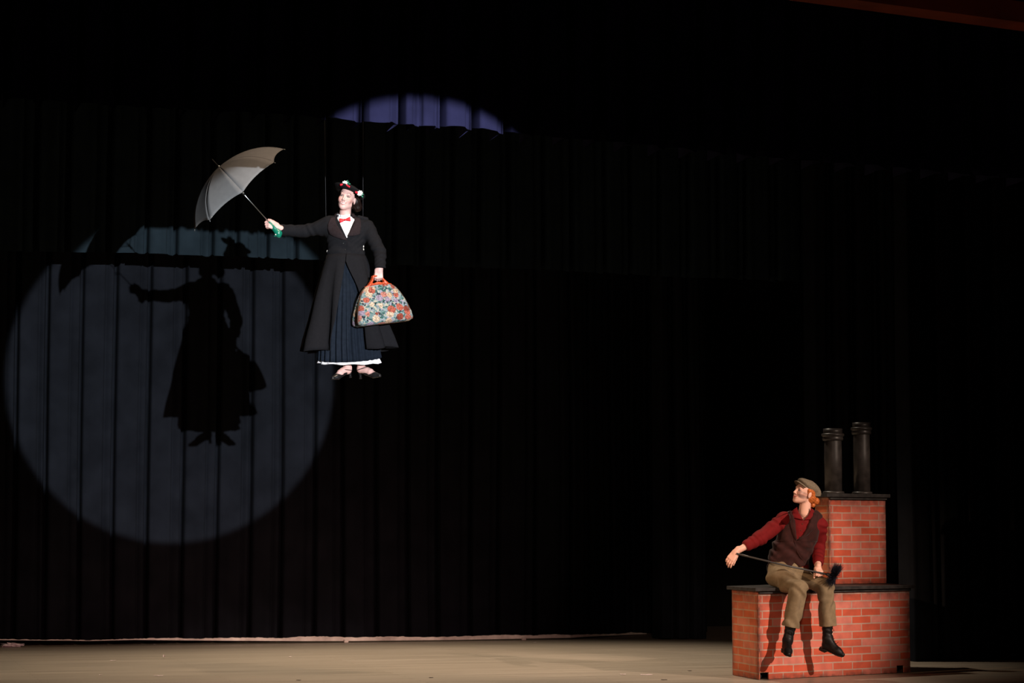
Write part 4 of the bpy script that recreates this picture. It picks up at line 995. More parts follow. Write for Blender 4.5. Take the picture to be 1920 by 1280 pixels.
# --- shoes
for nm, (h0, d, u, s_, L), an in (('R', fR, ankR), ('L', fL, ankL)):
    q = lambda f_, uu, ss=0: h0 + d * f_ * L + u * uu + s_ * ss
    lo = np.minimum(h0, q(1, 0)) - 0.07; hi = np.maximum(h0, q(1, 0)) + 0.10
    sv = Vol(seq((lo[0], hi[0], 0.003)), seq((lo[1], hi[1], 0.003)), seq((lo[2], hi[2], 0.003)))
    sv.add(rc(q(0.10, 0.072), q(0.40, 0.046), 0.032, 0.027)); sv.add(rc(q(0.40, 0.040), q(0.74, 0.014), 0.026, 0.030), 0.02)
    sv.add(rc(q(0.74, 0.016), q(0.94, 0.012), 0.029, 0.017), 0.015)
    # opening of the court shoe and flat sole
    R_ = np.stack([d, s_, u], 1)
    sv.cut(ell(q(0.36, 0.094), (0.33 * L, 0.030, 0.048), R_), 0.006)
    def solecut(X, Y, Z, h0=h0, d=d, u=u):
        f_ = ((X - h0[0]) * d[0] + (Y - h0[1]) * d[1] + (Z - h0[2]) * d[2]) / L; uu = (X - h0[0]) * u[0] + (Y - h0[1]) * u[1] + (Z - h0[2]) * u[2]
        return uu - np.interp(f_, [-0.1, 0.1, 0.45, 0.7, 1.0], [0.046, 0.046, 0.018, -0.006, 0.0])
    sv.cut((solecut, lo, hi), 0.002)
    shoe = sv.obj('shoe', 'leather', woman)
    mb = MB(); mb.tube([q(0.08, 0.058), q(0.06, 0.035), q(0.055, 0.012), q(0.05, -0.008)], [0.022, 0.014, 0.011, 0.013], 14); mb.build('shoe_heel', 'leather', shoe)
    mb = MB(); pts = []
    for k in range(17):
        a = 2 * PI * k / 16; c0 = an + d * 0.016 + u * 0.004; pts.append(c0 + s_ * 0.041 * math.sin(a) + (d * 0.060 + u * 0.012) * math.cos(a))
    mb.tube(pts, 0.0035, 6); mb.build('ankle_strap', 'leather', shoe)
# --- harness clips and flying wires
for x, y, n_ in ((613.6, 471, 1), (681.6, 462, 1), (681.6, 467.5, 1)):
    MB().ball(wp(x, y, -0.02), (0.006, 0.010, 0.011), 10).build('harness_clip', 'nylon', woman)
for (x0, y0), (x1, y1), lb in (((611.2, 408), (600, -420), 'left of the two thin wires the flying figure hangs from'), ((680.6, 407), (682, -420), 'right of the two thin wires the flying figure hangs from')):
    a = wp(x0, y0, 0.02); b = wp(x1, y1, 0.02); aw, bw = W.world(a), W.world(b)
    mb = MB(); mb.tube([(0, 0, 0), tuple(bw - aw)], 0.0016, 8)
    o = mb.build('flying_wire', 'wire', label=lb, cat='wire'); o.location = aw

# ================================================================== UMBRELLA
apex = wp(412.5, 315.5, -0.02); grip = wp(507.0, 418.9, -0.042)
axv = grip - apex; axv[1] = np.linalg.norm(axv[[0, 2]]) * 0.27; axv /= np.linalg.norm(axv)
# put the whole shaft through the hand
apex = grip - axv * np.linalg.norm(wp(412.5, 315.5, 0) - wp(507, 418.9, 0))
umb = empty('umbrella', W.world(grip), (0, 0, -YAW), label='open grey umbrella with green handle held out at arm\'s length', cat='umbrella')
def ul(p): return A3(p) - grip
side1 = A3((0.738, 0, 0.675)); side1 = side1 - axv * (side1 @ axv); side1 /= np.linalg.norm(side1); tov = np.cross(axv, side1)
if tov[1] > 0: tov = -tov
RR, HH = 0.528, 0.262
# sphere-like gore profile
def rib_pt(a, t, rscale=1.0):
    ang = t * math.radians(64); r_ = RR * math.sin(ang) / math.sin(math.radians(64)); h = HH * (1 - math.cos(ang)) / (1 - math.cos(math.radians(64)))
    return apex + axv * h + (tov * math.cos(a) + side1 * math.sin(a)) * r_ * rscale
V, Fc = [], []; na, nt = 9, 18
for g in range(8):
    A0, A1 = g * PI / 4, (g + 1) * PI / 4; base = len(V)
    for j in range(nt):
        t = j / (nt - 1)
        for i in range(na):
            fr = i / (na - 1); tt = t * (1 - 0.060 * (4 * fr * (1 - fr)) * t ** 3)
            p = rib_pt(A0, tt) * (1 - fr) + rib_pt(A1, tt) * fr
            V.append(ul(p + axv * 0.006 * 4 * fr * (1 - fr) * t))
    Fc += [tuple(base + q for q in f) for f in grid_faces(na, nt)]
mesh_obj('canopy', V, Fc, 'umbrella', umb, solid=0.0012)
for k in range(8):
    a = k * PI / 4; mb = MB(); mb.tube([ul(rib_pt(a, t) + axv * 0.006) for t in np.linspace(0.02, 1.0, 12)], 0.0022, 6)
    rb = mb.build('rib', 'wire', umb)
    tip = rib_pt(a, 1.0); d = rib_pt(a, 1.0) - rib_pt(a, 0.95); d /= np.linalg.norm(d)
    mb = MB(); mb.tube([ul(tip - d * 0.004), ul(tip + d * 0.016)], [0.0028, 0.0022], 8); mb.build('rib_tip', 'steel', rb)
    mb = MB(); mb.tube([ul(rib_pt(a, 0.48) + axv * 0.008), ul(apex + axv * 0.30)], 0.0018, 6); mb.build('stretcher', 'wire', rb)
mb = MB(); mb.tube([ul(apex - axv * 0.0), ul(grip + axv * 0.03)], 0.0042, 10); mb.build('shaft', 'steel', umb)
mb = MB(); mb.tube([ul(apex + axv * 0.285), ul(apex + axv * 0.33)], 0.009, 12); mb.build('runner', 'leather', umb)
mb = MB(); mb.tube([ul(apex + axv * 0.004), ul(apex - axv * 0.012), ul(apex - axv * 0.016)], [0.013, 0.009, 0.006], 12); mb.build('top_cap', 'steel', umb)
mb = MB(); mb.tube([ul(apex - axv * 0.01), ul(apex - axv * 0.085), ul(apex - axv * 0.095)], [0.0045, 0.0040, 0.002], 8); mb.build('ferrule', 'pole', umb)
gh = Vol(seq((-0.10, 0.18, 0.003)), seq((-0.08, 0.08, 0.003)), seq((-0.2, 0.08, 0.003)))
g0 = -axv * 0.01; g1 = axv * 0.050; g2 = axv * 0.105 + A3((0.002, -0.01, -0.012)); 
gh.add(rc(g0, g1, 0.012, 0.022)); gh.add(rc(g1, g2, 0.025, 0.032), 0.015); gh.add(rc(g2, g2 + A3((0.004, -0.004, -0.020)), 0.032, 0.020), 0.01)
gh.add(rc(g2 + A3((-0.016, -0.004, -0.02)), g2 + A3((-0.036, -0.004, -0.022)), 0.010, 0.005), 0.006)
hd = gh.obj('handle', 'green', umb)
MB().ball(g2 + A3((-0.022, -0.022, -0.012)), (0.008, 0.005, 0.006), 10).build('handle_patch', 'nylon', hd)

# ================================================================== CARPET BAG
bc = wp(718.5, 606.5, -0.172); hb = 0.36
by_ = math.radians(24); bag = empty('carpet_bag', W.world(bc), (0, math.radians(-8.5), -YAW + by_), label='floral tapestry carpet bag with orange-red wooden handles held in the left hand', cat='bag')
bag.scale = (1.05, 1.05, 1.0)
nu, V = 72, []
rowsb = [(-0.004, 0.215, 0.085), (0.0, 0.243, 0.112), (0.03, 0.250, 0.120), (0.08, 0.243, 0.112), (0.14, 0.228, 0.092), (0.20, 0.208, 0.070), (0.26, 0.180, 0.048), (0.305, 0.150, 0.032), (0.335, 0.118, 0.020), (0.352, 0.085, 0.014)]
nvb = 30; Tb = np.array(rowsb)
for j in range(nvb):
    z = -0.004 + (0.352 + 0.004) * (j / (nvb - 1)) ** 0.9; hw, hd_ = np.interp(z, Tb[:, 0], Tb[:, 1]), np.interp(z, Tb[:, 0], Tb[:, 2])
    for i in range(nu):
        a = 2 * PI * i / nu; cx, sx = math.cos(a), math.sin(a)
        x = hw * math.copysign(abs(cx) ** 0.30, cx); y = hd_ * math.copysign(abs(sx) ** 0.42, sx)
        # folded-in ends and soft dents
        fold = math.exp(-((y / max(hd_, 1e-3)) / 0.35) ** 2) * (abs(cx) > 0.8); x -= math.copysign(0.028 * fold * min(1, (0.352 - z) / 0.1), cx) if abs(cx) > 0.8 else 0
        y += 0.006 * math.sin(x * 24 + z * 13) * (1 - (z / 0.36)) + 0.003 * math.sin(x * 60 - z * 40)
        V.append((x, y, z))
fcs = grid_faces(nu, nvb, True) + [tuple(range(nu))[::-1]] + [tuple((nvb - 1) * nu + k for k in range(nu))]
mesh_obj('bag_body', V, fcs, 'floral', bag)
# piping down the front-left corner
for sx in (-1, 1):
    mb = MB(); pts = []
    for z in np.linspace(0.01, 0.33, 14):
        hw, hd_ = np.interp(z, Tb[:, 0], Tb[:, 1]), np.interp(z, Tb[:, 0], Tb[:, 2]); pts.append((sx * (hw * 0.985), -hd_ * 0.52, z))
    mb.tube(pts, 0.004, 6); mb.build('piping', 'tweed_dark', bag)
for sy in (-1, 1):
    wv = Vol(seq((-0.13, 0.13, 0.003)), seq((-0.035, 0.035, 0.003)), seq((0.30, 0.47, 0.003))); y0 = sy * 0.013
    wv.add(rc((-0.112, y0, 0.335), (-0.05, y0, 0.350), 0.006, 0.009)); wv.add(rc((-0.05, y0, 0.350), (0.05, y0, 0.350), 0.010, 0.010), 0.004); wv.add(rc((0.05, y0, 0.350), (0.112, y0, 0.335), 0.009, 0.006), 0.004)
    for sx in (-1, 1):
        wv.add(rc((sx * 0.075, y0, 0.352), (sx * 0.048, y0, 0.385), 0.011, 0.0085), 0.012); wv.add(rc((sx * 0.048, y0, 0.385), (sx * 0.036, y0, 0.418), 0.0085, 0.008), 0.006)
    wv.add(rc((-0.036, y0, 0.420), (0.036, y0, 0.420), 0.009, 0.009), 0.004); wv.add(ell((0, y0, 0.358), (0.028, 0.008, 0.011)), 0.006)
    wv.obj('wooden_handle', 'wood_red', bag)

# ================================================================== SEATED PERSON (flat cap, red shirt, velvet waistcoat)
S = Frame(1500, 1105, 20.35)
sitter = empty('person', label='person in flat cap, dark red shirt and brown velvet waistcoat sitting on the brick box', cat='person'); S.place(sitter)
def sp_(x, y, dy=0.0): return S(x, y, dy)
LID_L = LIDZ + 0.030 - S.o[2]                                  # lid top in the sitter's own frame
hR2 = rotm((0, 0, 1), (-0.86, -0.44, 0.27), (0.26, -0.05, 0.96)); hc2 = sp_(1509, 922.5, 0.17)
hp2 = head_prims(w=0.98)
n1 = sp_(1508.5, 962, 0.20)
sR, eR_, wR = sp_(1470, 973, 0.20), sp_(1425.5, 1008, 0.10), sp_(1380, 1034, 0.0)
sL, eL_, wL = sp_(1538, 984, 0.24), A3((0.215, 0.36, 0.375)), A3((0.170, 0.045, 0.205))
pel = sp_(1474, 1072, 0.27)
h1, k1, a1 = sp_(1459, 1080, 0.20), sp_(1497, 1104, -0.15), sp_(1477, 1200, -0.13)
h2, k2, a2 = sp_(1488, 1080, 0.32), sp_(1548, 1100.5, 0.03), sp_(1554, 1196, 0.07)
bx = seq((-0.74, -0.52, 0.0028), (-0.52, -0.06, 0.009), (-0.06, 0.26, 0.0028), (0.26, 0.34, 0.009))
bv = Vol(bx, seq((-0.26, 0.44, 0.0034)), seq((-0.56, 0.06, 0.012), (0.06, 0.40, 0.0029), (0.40, 0.62, 0.010), (0.62, 0.99, 0.0028)))
bv.add(moved(hp2, hR2, hc2))
bv.add(rc(hc2 + hR2 @ A3((0, 0.03, -0.055)), n1, 0.047, 0.055), 0.02)
bv.add(rc(sR, sL, 0.045, 0.045), 0.03); bv.add(rc(pel + A3((0, 0.02, 0)), (sR + sL) / 2 + A3((0, 0.02, -0.04)), 0.085, 0.070), 0.05)
for a, b, c_ in ((sR, eR_, wR), (sL, eL_, wL)):
    bv.add(rc(a, b, 0.044, 0.038), 0.03); bv.add(rc(b, c_, 0.038, 0.026), 0.02)
for a, b, c_ in ((h1, k1, a1), (h2, k2, a2)):
    bv.add(rc(a, b, 0.075, 0.052), 0.03); bv.add(rc(b, c_, 0.050, 0.034), 0.03)
hand(bv, wR, (-0.55, -0.18, -0.72), (-0.25, -0.90, 0.30), (0.9, -0.2, -0.4), [(12, 26, 20), (16, 30, 22), (18, 34, 22), (22, 38, 26)], thumb=(0.80, 0.25), s=1.05, spread=0.5)
# brush pole
pa, pb = sp_(1381, 1037.5, -0.035), sp_(1556, 1077.5, -0.01); pd = (pb - pa) / np.linalg.norm(pb - pa)
hp_c = pa + pd * ((0.172 - pa[0]) / pd[0])
hand(bv, hp_c + A3((-0.006, 0.075, 0.045)), (0.12, -0.80, -0.55), (0.15, -0.55, 0.85), (-1, 0, 0.1), [(60, 84, 58), (56, 86, 60), (54, 88, 60), (46, 60, 40)], thumb=(0.72, 0.55), s=0.96)
SK2 = (0.68, 0.38, 0.29)
cf2 = lambda P: face_colors(P, hR2, hc2, SK2, (0.42, 0.12, 0.10), (0.25, 0.09, 0.04), (0.05, 0.05, 0.05), soot=[(0.045, -0.012, 0.022, 0.012, 0.5), (0.052, -0.045, 0.014, 0.020, 0.65), (0.02, 0.05, 0.03, 0.015, 0.3), (0.005, -0.088, 0.016, 0.010, 0.25), (-0.04, -0.02, 0.02, 0.02, 0.4)], blush=0.12, teeth=False)
bv.obj('body', 'skin', sitter, colfn=cf2)

# shirt
sr = []
for y, l, r_, hd, cy in ((1070, 1440, 1518, 0.115, 0.27), (1050, 1441, 1519, 0.112, 0.26), (1030, 1446, 1525, 0.110, 0.245), (1010, 1455, 1533, 0.115, 0.23), (990, 1461, 1541, 0.118, 0.22), (975, 1465, 1546, 0.105, 0.215), (965, 1472, 1541, 0.085, 0.21), (957, 1482, 1532, 0.062, 0.205)):
    a, b = S(l, y, cy), S(r_, y, cy); sr.append((S(1500, y, cy)[2], (a[0] + b[0]) / 2, cy, (b[0] - a[0]) / 2, hd))
sv = Vol(seq((-0.60, 0.32, 0.0046)), seq((-0.12, 0.48, 0.0046)), seq((0.10, 0.72, 0.0046)))
sv.add(stack([(z, cx, cy, hw - 0.012, hd - 0.012) for z, cx, cy, hw, hd in sr]))
cfR = eR_ + (wR - eR_) * 0.52; cfL = eL_ + (wL - eL_) * 0.80
sv.add(rc(sR, eR_, 0.066, 0.064), 0.035, disp=wrinkle_arm(sR, eR_, 0.0045, 62)); sv.add(rc(eR_, cfR, 0.063, 0.050), 0.02, disp=wrinkle_arm(eR_, cfR, 0.004, 80, 2.0))
sv.add(rc(cfR - (cfR - eR_) * 0.06, cfR, 0.052, 0.052), 0.006)
sv.add(rc(sL, eL_, 0.066, 0.062), 0.035, disp=wrinkle_arm(sL, eL_, 0.0045, 60, 1.0)); sv.add(rc(eL_, cfL, 0.060, 0.046), 0.02, disp=wrinkle_arm(eL_, cfL, 0.004, 85))
sv.add(rc(cfL - (cfL - eL_) * 0.05, cfL, 0.048, 0.047), 0.006)
for c0, e0 in ((cfR, eR_), (cfL, eL_)):
    d = (c0 - e0) / np.linalg.norm(c0 - e0); sv.cut(rc(c0 + d * 0.045, c0 + d * 0.14, 0.035, 0.09), 0.004)
fsh = sv.front()
vS = [sp_(1494, 958, 0.1), sp_(1524, 960, 0.1), sp_(1507.5, 975.5, 0.1)]
def wedge3(X, Y, Z):
    out = None; cxx, czz = (vS[0][0] + vS[1][0]) / 2, vS[0][2]
    for p, q in ((vS[0], vS[2]), (vS[1], vS[2])):
        d = np.array([q[0] - p[0], q[2] - p[2]]); d /= np.linalg.norm(d); nn = np.array([-d[1], d[0]])
        if (cxx - p[0]) * nn[0] + (czz - p[2]) * nn[1] > 0: nn = -nn
        e_ = (X - p[0]) * nn[0] + (Z - p[2]) * nn[1]; out = e_ if out is None else np.maximum(out, e_)
    return np.maximum(out, Y - 0.19)
sv.cut((wedge3, np.array([-0.1, 0.0, vS[2][2] - 0.01]), np.array([0.16, 0.2, 0.75])), 0.004)
shirt = sv.obj('shirt', 'shirt', sitter)
# chest skin under the open collar: keep it just inside the opening
def P3(x, y): q = sp_(x, y, 0.1); return (q[0], q[2])
drape('collar_leaf', [(P3(1495.5, 950), P3(1489, 955)), (P3(1497, 957), P3(1487, 963)), (P3(1500, 964), P3(1486, 970)), (P3(1506.5, 974.5), P3(1492, 971))], lambda x, z: fsh(x, np.minimum(z, P3(1500, 962)[1])) , 0.010, 0.004, 'shirt', shirt)
drape('collar_leaf', [(P3(1521, 951), P3(1527, 956)), (P3(1520, 958), P3(1529.5, 965)), (P3(1516, 966), P3(1531, 973)), (P3(1508, 974.5), P3(1522, 973))], lambda x, z: fsh(x, np.minimum(z, P3(1500, 962)[1])), 0.010, 0.004, 'shirt', shirt)
for y in (982, 994, 1006):
    q = sp_(1504.5 - (y - 982) * 0.22, y, 0.12); yy = float(fsh(np.array([q[0]]), np.array([q[2]]))[0])
    mb = MB(); mb.tube([(q[0], yy + 0.001, q[2]), (q[0], yy - 0.004, q[2])], [0.0048, 0.004], 12); mb.build('button', 'tweed_dark', shirt)

# waistcoat
vv_ = Vol(seq((-0.36, 0.26, 0.0044)), seq((0.02, 0.44, 0.0044)), seq((0.12, 0.74, 0.0044)))
vv_.add(stack([(z, cx - 0.004, cy, hw + 0.004, hd + 0.006) for z, cx, cy, hw, hd in sr]))
vv_.disp(lambda X, Y, Z: 0.0055 * np.sin(X * 46 + Z * 16 + 2.6 * np.sin(Z * 17)) + 0.0036 * np.sin(Z * 70 + X * 30 + 2 * np.sin(X * 28)) * (Z < 0.42))
# arm holes
for s0, side in ((sR, -1), (sL, 1)):
    vv_.cut(rc(s0 + A3((side * 0.020, -0.30, 0.0)), s0 + A3((side * 0.020, 0.30, 0.0)), 0.062, 0.062), 0.006)
    vv_.cut(rc(s0 + A3((side * 0.07, -0.30, 0.0)), s0 + A3((side * 0.07, 0.30, 0.03)), 0.080, 0.080), 0.006)
# opening
def poly_cut(vol, pts, ymax, k=0.004):
    q = np.array([(p[0], p[2]) for p in pts])
    def fn(X, Y, Z):
        x, z = np.broadcast_arrays(X, Z); d = np.full(x.shape, 1e9); inside = np.zeros(x.shape, bool); n = len(q)
        for i in range(n):
            a, b = q[i], q[(i + 1) % n]; ab = b - a
            t = np.clip(((x - a[0]) * ab[0] + (z - a[1]) * ab[1]) / (ab @ ab), 0, 1)
            d = np.minimum(d, np.hypot(x - a[0] - t * ab[0], z - a[1] - t * ab[1]))
            c_ = ((a[1] > z) != (b[1] > z)) & (x < (b[0] - a[0]) * (z - a[1]) / (b[1] - a[1] + 1e-12) + a[0]); inside ^= c_
        return np.maximum(np.where(inside, -d, d), Y - ymax)
    vol.cut((fn, np.array([q[:, 0].min(), vol.y[0], q[:, 1].min()]), np.array([q[:, 0].max(), ymax, q[:, 1].max()])), k)
poly_cut(vv_, [sp_(*p, 0.12) for p in ((1486, 940), (1486, 962), (1491, 976), (1492, 992), (1494, 1011), (1505, 1004), (1513, 990), (1519, 975), (1525, 962), (1528, 940))], 0.22)
poly_cut(vv_, [sp_(*p, 0.12) for p in ((1400, 1046), (1438, 1048), (1462, 1054), (1484, 1062), (1491, 1054), (1499, 1063), (1518, 1058), (1540, 1050), (1560, 1120), (1400, 1120))], 0.25)
vv_.cut(rc(n1 + A3((0, 0.0, 0.0)), n1 + A3((0, 0, 0.2)), 0.066, 0.07), 0.004)
fv = vv_.front()
vest = vv_.obj('waistcoat', 'vest', sitter)
drape('lapel', [(P3(1479, 957), P3(1486, 958)), (P3(1480, 970), P3(1491.5, 972)), (P3(1482, 985), P3(1493, 986)), (P3(1487, 1000), P3(1494, 1000)), (P3(1492.5, 1013), P3(1495.5, 1010))], fv, 0.007, 0.005, 'vest', vest)
drape('lapel', [(P3(1526, 960), P3(1533, 962)), (P3(1519, 974), P3(1531, 976)), (P3(1513, 989), P3(1526, 991)), (P3(1506, 1003), P3(1514, 1003)), (P3(1497, 1012), P3(1499, 1011))], fv, 0.007, 0.005, 'vest', vest)
mb = MB(); pts = []
for x, y in ((1489, 1010), (1491.5, 1022), (1495, 1034), (1502, 1045), (1512, 1055)):
    q = sp_(x, y, 0.12); pts.append((q[0], float(fv(np.array([q[0]]), np.array([q[2]]))[0]) - 0.001, q[2]))
mb.tube(pts, 0.004, 8); mb.build('front_edge', 'vest', vest)

# trousers
tv = Vol(seq((-0.38, 0.37, 0.0046)), seq((-0.28, 0.46, 0.0046)), seq((-0.37, 0.26, 0.0046)))
tv.add(ell(pel + A3((0.0, 0.0, 0.03)), (0.165, 0.13, 0.12)), 0.0)
hem1 = k1 + (a1 - k1) * 0.74; hem2 = k2 + (a2 - k2) * 0.76
def kneefold(c, amp, fr): return lambda X, Y, Z: amp * np.sin(((X - c[0]) * 0.5 + (Z - c[2]) * 0.9 + (Y - c[1]) * 0.3) * fr + 2.4 * np.sin(X * 19 + Z * 7))
tv.add(rc(h1, k1, 0.105, 0.076), 0.05, disp=kneefold(h1, 0.0105, 50)); tv.add(rc(h2, k2, 0.100, 0.072), 0.05, disp=kneefold(h2, 0.0100, 48))
tv.add(rc(k1, hem1, 0.074, 0.074), 0.03, disp=lambda X, Y, Z: 0.007 * np.sin(X * 60 + Y * 40 + Z * 14 + 1.5 * np.sin(Z * 22))); tv.add(rc(k2, hem2, 0.070, 0.072), 0.03, disp=lambda X, Y, Z: 0.007 * np.sin(X * 60 + Y * 40 - Z * 12 + 1 + 1.5 * np.sin(Z * 25)))
for a, h in ((k1, hem1), (k2, hem2)):
    d = (h - a) / np.linalg.norm(h - a); w_ = lambda X, Y, Z, h=h, d=d: -((X - h[0]) * d[0] + (Y - h[1]) * d[1] + (Z - h[2]) * d[2])
    tv.cut((w_, h - 0.14, h + 0.14), 0.002); tv.cut(rc(h + d * 0.03, h - d * 0.02, 0.058, 0.055), 0.003)
# flat where it rests on the board
tv.cut((lambda X, Y, Z: np.maximum(Z - (LID_L + 0.002), -((X * 0.615 - Y * 0.79) * 1.0 + 0.005) * -1 * 0 - 1), np.array([-0.40, 0.10, -0.2]), np.array([0.16, 0.46, LID_L])), 0.004)
tv.obj('trousers', 'khaki', sitter)
# boots
def boot(ank, heel, toe, leg_from):
    lo = np.minimum(np.minimum(ank, heel), toe) - 0.07; hi = np.maximum(np.maximum(ank, heel), toe) + 0.07; top = ank + (leg_from - ank) * 0.32; hi = np.maximum(hi, top + 0.06)
    v = Vol(seq((lo[0], hi[0], 0.0034)), seq((lo[1], hi[1], 0.0034)), seq((lo[2], hi[2], 0.0034)))
    d = toe - heel; L = np.linalg.norm(d); d /= L; u = ank - heel; u -= d * (u @ d); u /= np.linalg.norm(u); s_ = np.cross(d, u)
    q = lambda f_, uu: heel + d * f_ * L + u * uu
    v.add(rc(top, ank, 0.050, 0.041), 0.01, disp=lambda X, Y, Z: 0.0016 * np.sin(Z * 160 + X * 50)); v.add(rc(ank, q(0.16, 0.045), 0.041, 0.036), 0.02)
    v.add(rc(ank, q(0.62, 0.040), 0.034, 0.030), 0.03); v.add(rc(q(0.2, 0.035), q(0.72, 0.030), 0.034, 0.034), 0.02); v.add(rc(q(0.72, 0.028), q(0.93, 0.020), 0.034, 0.020), 0.02)
    v.cut((lambda X, Y, Z: (X - heel[0]) * u[0] + (Y - heel[1]) * u[1] + (Z - heel[2]) * u[2] - 0.006, lo, hi), 0.002)
    o = v.obj('boot', 'bootleather', sitter)
    m = MB(); pts = []
    for f_, w1 in ((-0.02, 0.022), (0.1, 0.033), (0.3, 0.031), (0.5, 0.030), (0.7, 0.037), (0.85, 0.033), (0.97, 0.018)): pts.append((f_, w1))
    top_, bot = [], []
    for sg in (1, -1):
        for f_, w1 in (pts if sg == 1 else pts[::-1]): top_.append(heel + d * f_ * L + s_ * w1 * sg + u * 0.010); bot.append(heel + d * f_ * L + s_ * w1 * sg)
    n = len(top_); m.add(top_ + bot, [tuple(range(n)), tuple(range(n, 2 * n))[::-1]] + [(i, n + i, n + (i + 1) % n, (i + 1) % n) for i in range(n)]); m.build('sole', 'rubber', o, smooth=False)
    m = MB(); top_, bot = [], []
    for f_, w1 in ((-0.02, 0.030), (0.10, 0.033), (0.24, 0.031)):
        top_.append(heel + d * f_ * L + s_ * w1 + u * 0.002); bot.append(heel + d * f_ * L + s_ * w1 * 0.9 - u * 0.022)
    for f_, w1 in ((0.24, 0.031), (0.10, 0.033), (-0.02, 0.030)):
        top_.append(heel + d * f_ * L - s_ * w1 + u * 0.002); bot.append(heel + d * f_ * L - s_ * w1 * 0.9 - u * 0.022)
    n = 6; m.add(top_ + bot, [tuple(range(n)), tuple(range(n, 2 * n))[::-1]] + [(i, n + i, n + (i + 1) % n, (i + 1) % n) for i in range(n)]); m.build('heel', 'rubber', o, smooth=False)
    # laces down the front of the shaft and over the instep
    fr0 = d - (top - ank) / np.linalg.norm(top - ank) * (d @ (top - ank)) / np.linalg.norm(top - ank); fr0 /= np.linalg.norm(fr0)
    m = MB()
    for i in range(8):
        t = i / 7; c0 = top * (1 - t) + ank * t + fr0 * (0.050 - 0.006 * t) if i < 5 else ank + d * (0.035 + 0.022 * (i - 4)) + u * (0.018 - 0.008 * (i - 4))
        sg = 1 if i % 2 else -1
        m.tube([c0 + s_ * 0.016 * sg - u * 0.005, c0 + fr0 * 0.003, c0 - s_ * 0.016 * sg + u * 0.005], 0.0022, 6)
    m.build('laces', 'bootleather', o, kind='stuff'); m = MB()
    c0 = top * 0.6 + ank * 0.4 + fr0 * 0.046
    m.tube([c0, c0 + s_ * -0.02 + fr0 * 0.012 - u * 0.012, c0 + s_ * -0.026 + fr0 * 0.014 - u * 0.03, c0 + s_ * -0.012 + fr0 * 0.012 - u * 0.016], 0.0018, 6)
    m.build('lace_bow', 'bootleather', o)
boot(a1 + A3((0.0, 0.0, 0.0)), sp_(1471, 1217, -0.09), sp_(1478, 1231, -0.31), k1)
boot(a2 + A3((-0.01, 0.0, 0.0)), sp_(1540, 1213.5, 0.13), sp_(1582, 1232, -0.01), k2)

# flat cap
def c3(p): return hc2 + hR2 @ A3(p)
capR = hR2 @ np.array(Matrix.Rotation(math.radians(-17), 3, 'X'))
cv = Vol(seq((-0.18, 0.28, 0.0036)), seq((0.0, 0.36, 0.0036)), seq((0.82, 1.05, 0.0036)))
cv.add(moved([(ell((0, 0.020, 0.062), (0.086, 0.114, 0.055)), 0, 1), (ell((0, -0.055, 0.058), (0.070, 0.070, 0.030)), 0.03, 1), (ell((0, 0.088, 0.022), (0.077, 0.046, 0.060)), 0.03, 1),
               (ell((0, 0.015, -0.035), (0.110, 0.100, 0.072)), 0.006, -1)], capR, hc2 + hR2 @ A3((0, 0.004, 0.001))), 0)
cv.disp(lambda X, Y, Z: 0.0015 * np.sin(X * 70 + Z * 40))
cap = cv.obj('flat_cap', 'tweed', sitter)
V = []; n = 17
for r_, z, yo in ((0.072, 0.044, 0.0), (0.086, 0.040, -0.012), (0.096, 0.034, -0.030), (0.098, 0.028, -0.040)):
    for i in range(n):
        a = math.radians(-68 + 136 * i / (n - 1)); V.append(hc2 + hR2 @ A3((0, 0.002, -0.004)) + capR @ A3((r_ * 0.80 * math.sin(a), -0.020 + yo * math.cos(a) - r_ * math.cos(a) * 0.86, z + 0.006 - 0.012 * math.sin(a) ** 2)))
mesh_obj('peak', V, grid_faces(n, 4), 'tweed', cap, solid=0.005)
mesh_obj('peak_edge', [tuple(p) for p in V[3 * n:4 * n]] + [tuple(p + A3((0, 0, -0.003))) for p in np.array(V[3 * n:4 * n])], grid_faces(n, 2), 'tweed_dark', cap, solid=0.006)
# ginger hair below the cap, pinned up at the nape
hv = Vol(seq((-0.10, 0.26, 0.0036)), seq((0.02, 0.36, 0.0036)), seq((0.70, 0.98, 0.0036)))
hv.add(moved([(ell((0, 0.030, 0.030), (0.0790, 0.088, 0.080)), 0, 1), (ell((0, 0.060, -0.028), (0.070, 0.062, 0.062)), 0.02, 1), (rc((0.068, -0.005, 0.02), (0.070, 0.010, -0.030), 0.016, 0.009), 0.01, 1), (rc((-0.068, -0.005, 0.02), (-0.070, 0.010, -0.030), 0.016, 0.009), 0.01, 1),
               (ell((0, -0.083, 0.0), (0.060, 0.072, 0.080)), 0.012, -1), (ell((0.082, 0.006, -0.016), (0.014, 0.016, 0.026)), 0.006, -1), (ell((-0.082, 0.006, -0.016), (0.014, 0.016, 0.026)), 0.006, -1)], hR2, hc2))
hv.add(ell(sp_(1529, 939, 0.22), (0.036, 0.04, 0.036)), 0.015); hv.add(ell(sp_(1524, 947, 0.22), (0.022, 0.03, 0.022)), 0.012)
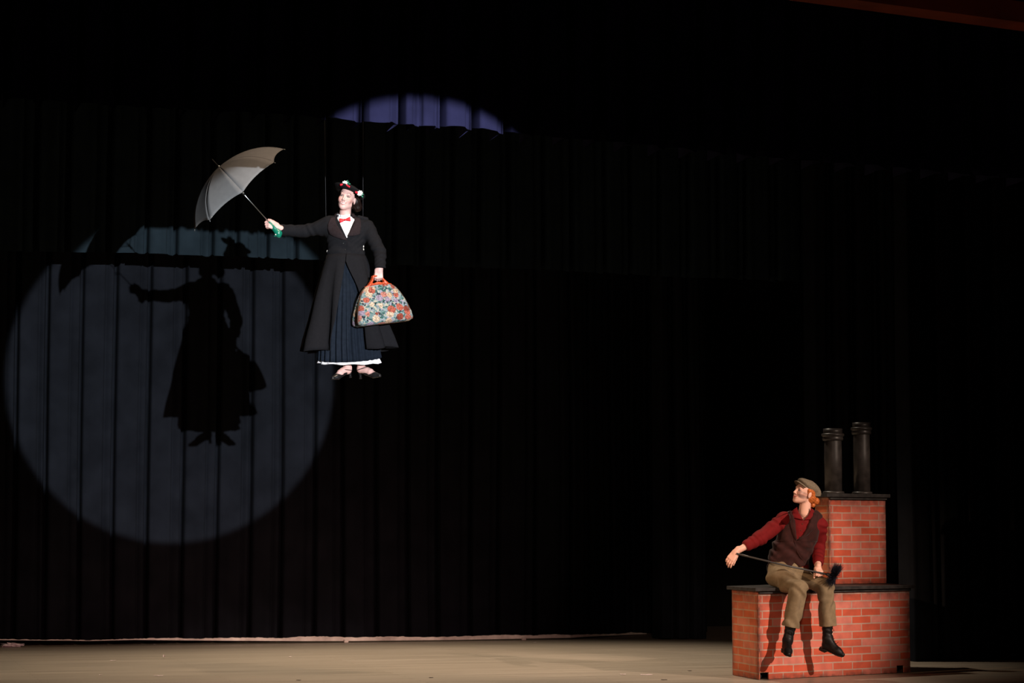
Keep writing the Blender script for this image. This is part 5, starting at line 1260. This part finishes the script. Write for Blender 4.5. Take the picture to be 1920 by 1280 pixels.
hv.disp(lambda X, Y, Z: 0.0007 * np.sin(X * 150 + Z * 230 + 2 * np.sin(Z * 35 + Y * 20)) + 0.0006 * np.sin(X * 420 + Z * 100))
hv.obj('hair', 'hair_red', sitter)

# ================================================================== CHIMNEY BRUSH
bo = sp_(1470, 1057, -0.02)
brush = empty('chimney_brush', S.world(bo), (0, 0, -YAW), label='black chimney sweep brush with long pole lying across the seated lap', cat='brush')
def bl_(p): return A3(p) - bo
mb = MB(); mb.tube([bl_(pa), bl_(pa * 0.5 + pb * 0.5 - A3((0, 0, 0.006))), bl_(pb)], 0.0085, 10); mb.build('pole', 'pole', brush)
mb = MB(); mb.tube([bl_(pb - pd * 0.03), bl_(pb + pd * 0.05)], 0.015, 12); mb.build('hub', 'pole', brush)
# round head, its disc seen almost edge-on
ha = A3((0.86, -0.25, -0.42)); ha /= np.linalg.norm(ha); e1_ = A3((0.42, 0.1, 0.88)); e1_ -= ha * (e1_ @ ha); e1_ /= np.linalg.norm(e1_); e2v = np.cross(ha, e1_); hc_ = pb + pd * 0.035
mb = MB()
for k in range(1300):
    a = rng.uniform(0, 2 * PI); L = rng.uniform(0.095, 0.135); sp = rng.uniform(-0.30, 0.30); d = (e1_ * math.cos(a) + e2v * math.sin(a)) + ha * sp; d /= np.linalg.norm(d)
    p0 = hc_ + ha * rng.uniform(-0.02, 0.02) + d * 0.008; d2 = d + ha * rng.uniform(-0.25, 0.25) + rng.normal(size=3) * 0.10
    p1 = p0 + d * L * 0.55; p2 = p1 + d2 * L * 0.45
    sd_ = np.cross(d, rng.normal(size=3)); sd_ /= np.linalg.norm(sd_); w0 = 0.0017
    sd2 = np.cross(d, sd_)
    vs_ = []
    for p, w_ in ((p0, w0), (p1, w0 * 0.8)):
        for ang in (0, 2.09, 4.19): vs_.append(bl_(p + (sd_ * math.cos(ang) + sd2 * math.sin(ang)) * w_))
    vs_.append(bl_(p2)); mb.add(vs_, [(0, 1, 4, 3), (1, 2, 5, 4), (2, 0, 3, 5), (3, 4, 6), (4, 5, 6), (5, 3, 6)])
mb.build('bristles', 'bristle', brush, smooth=False, kind='stuff')
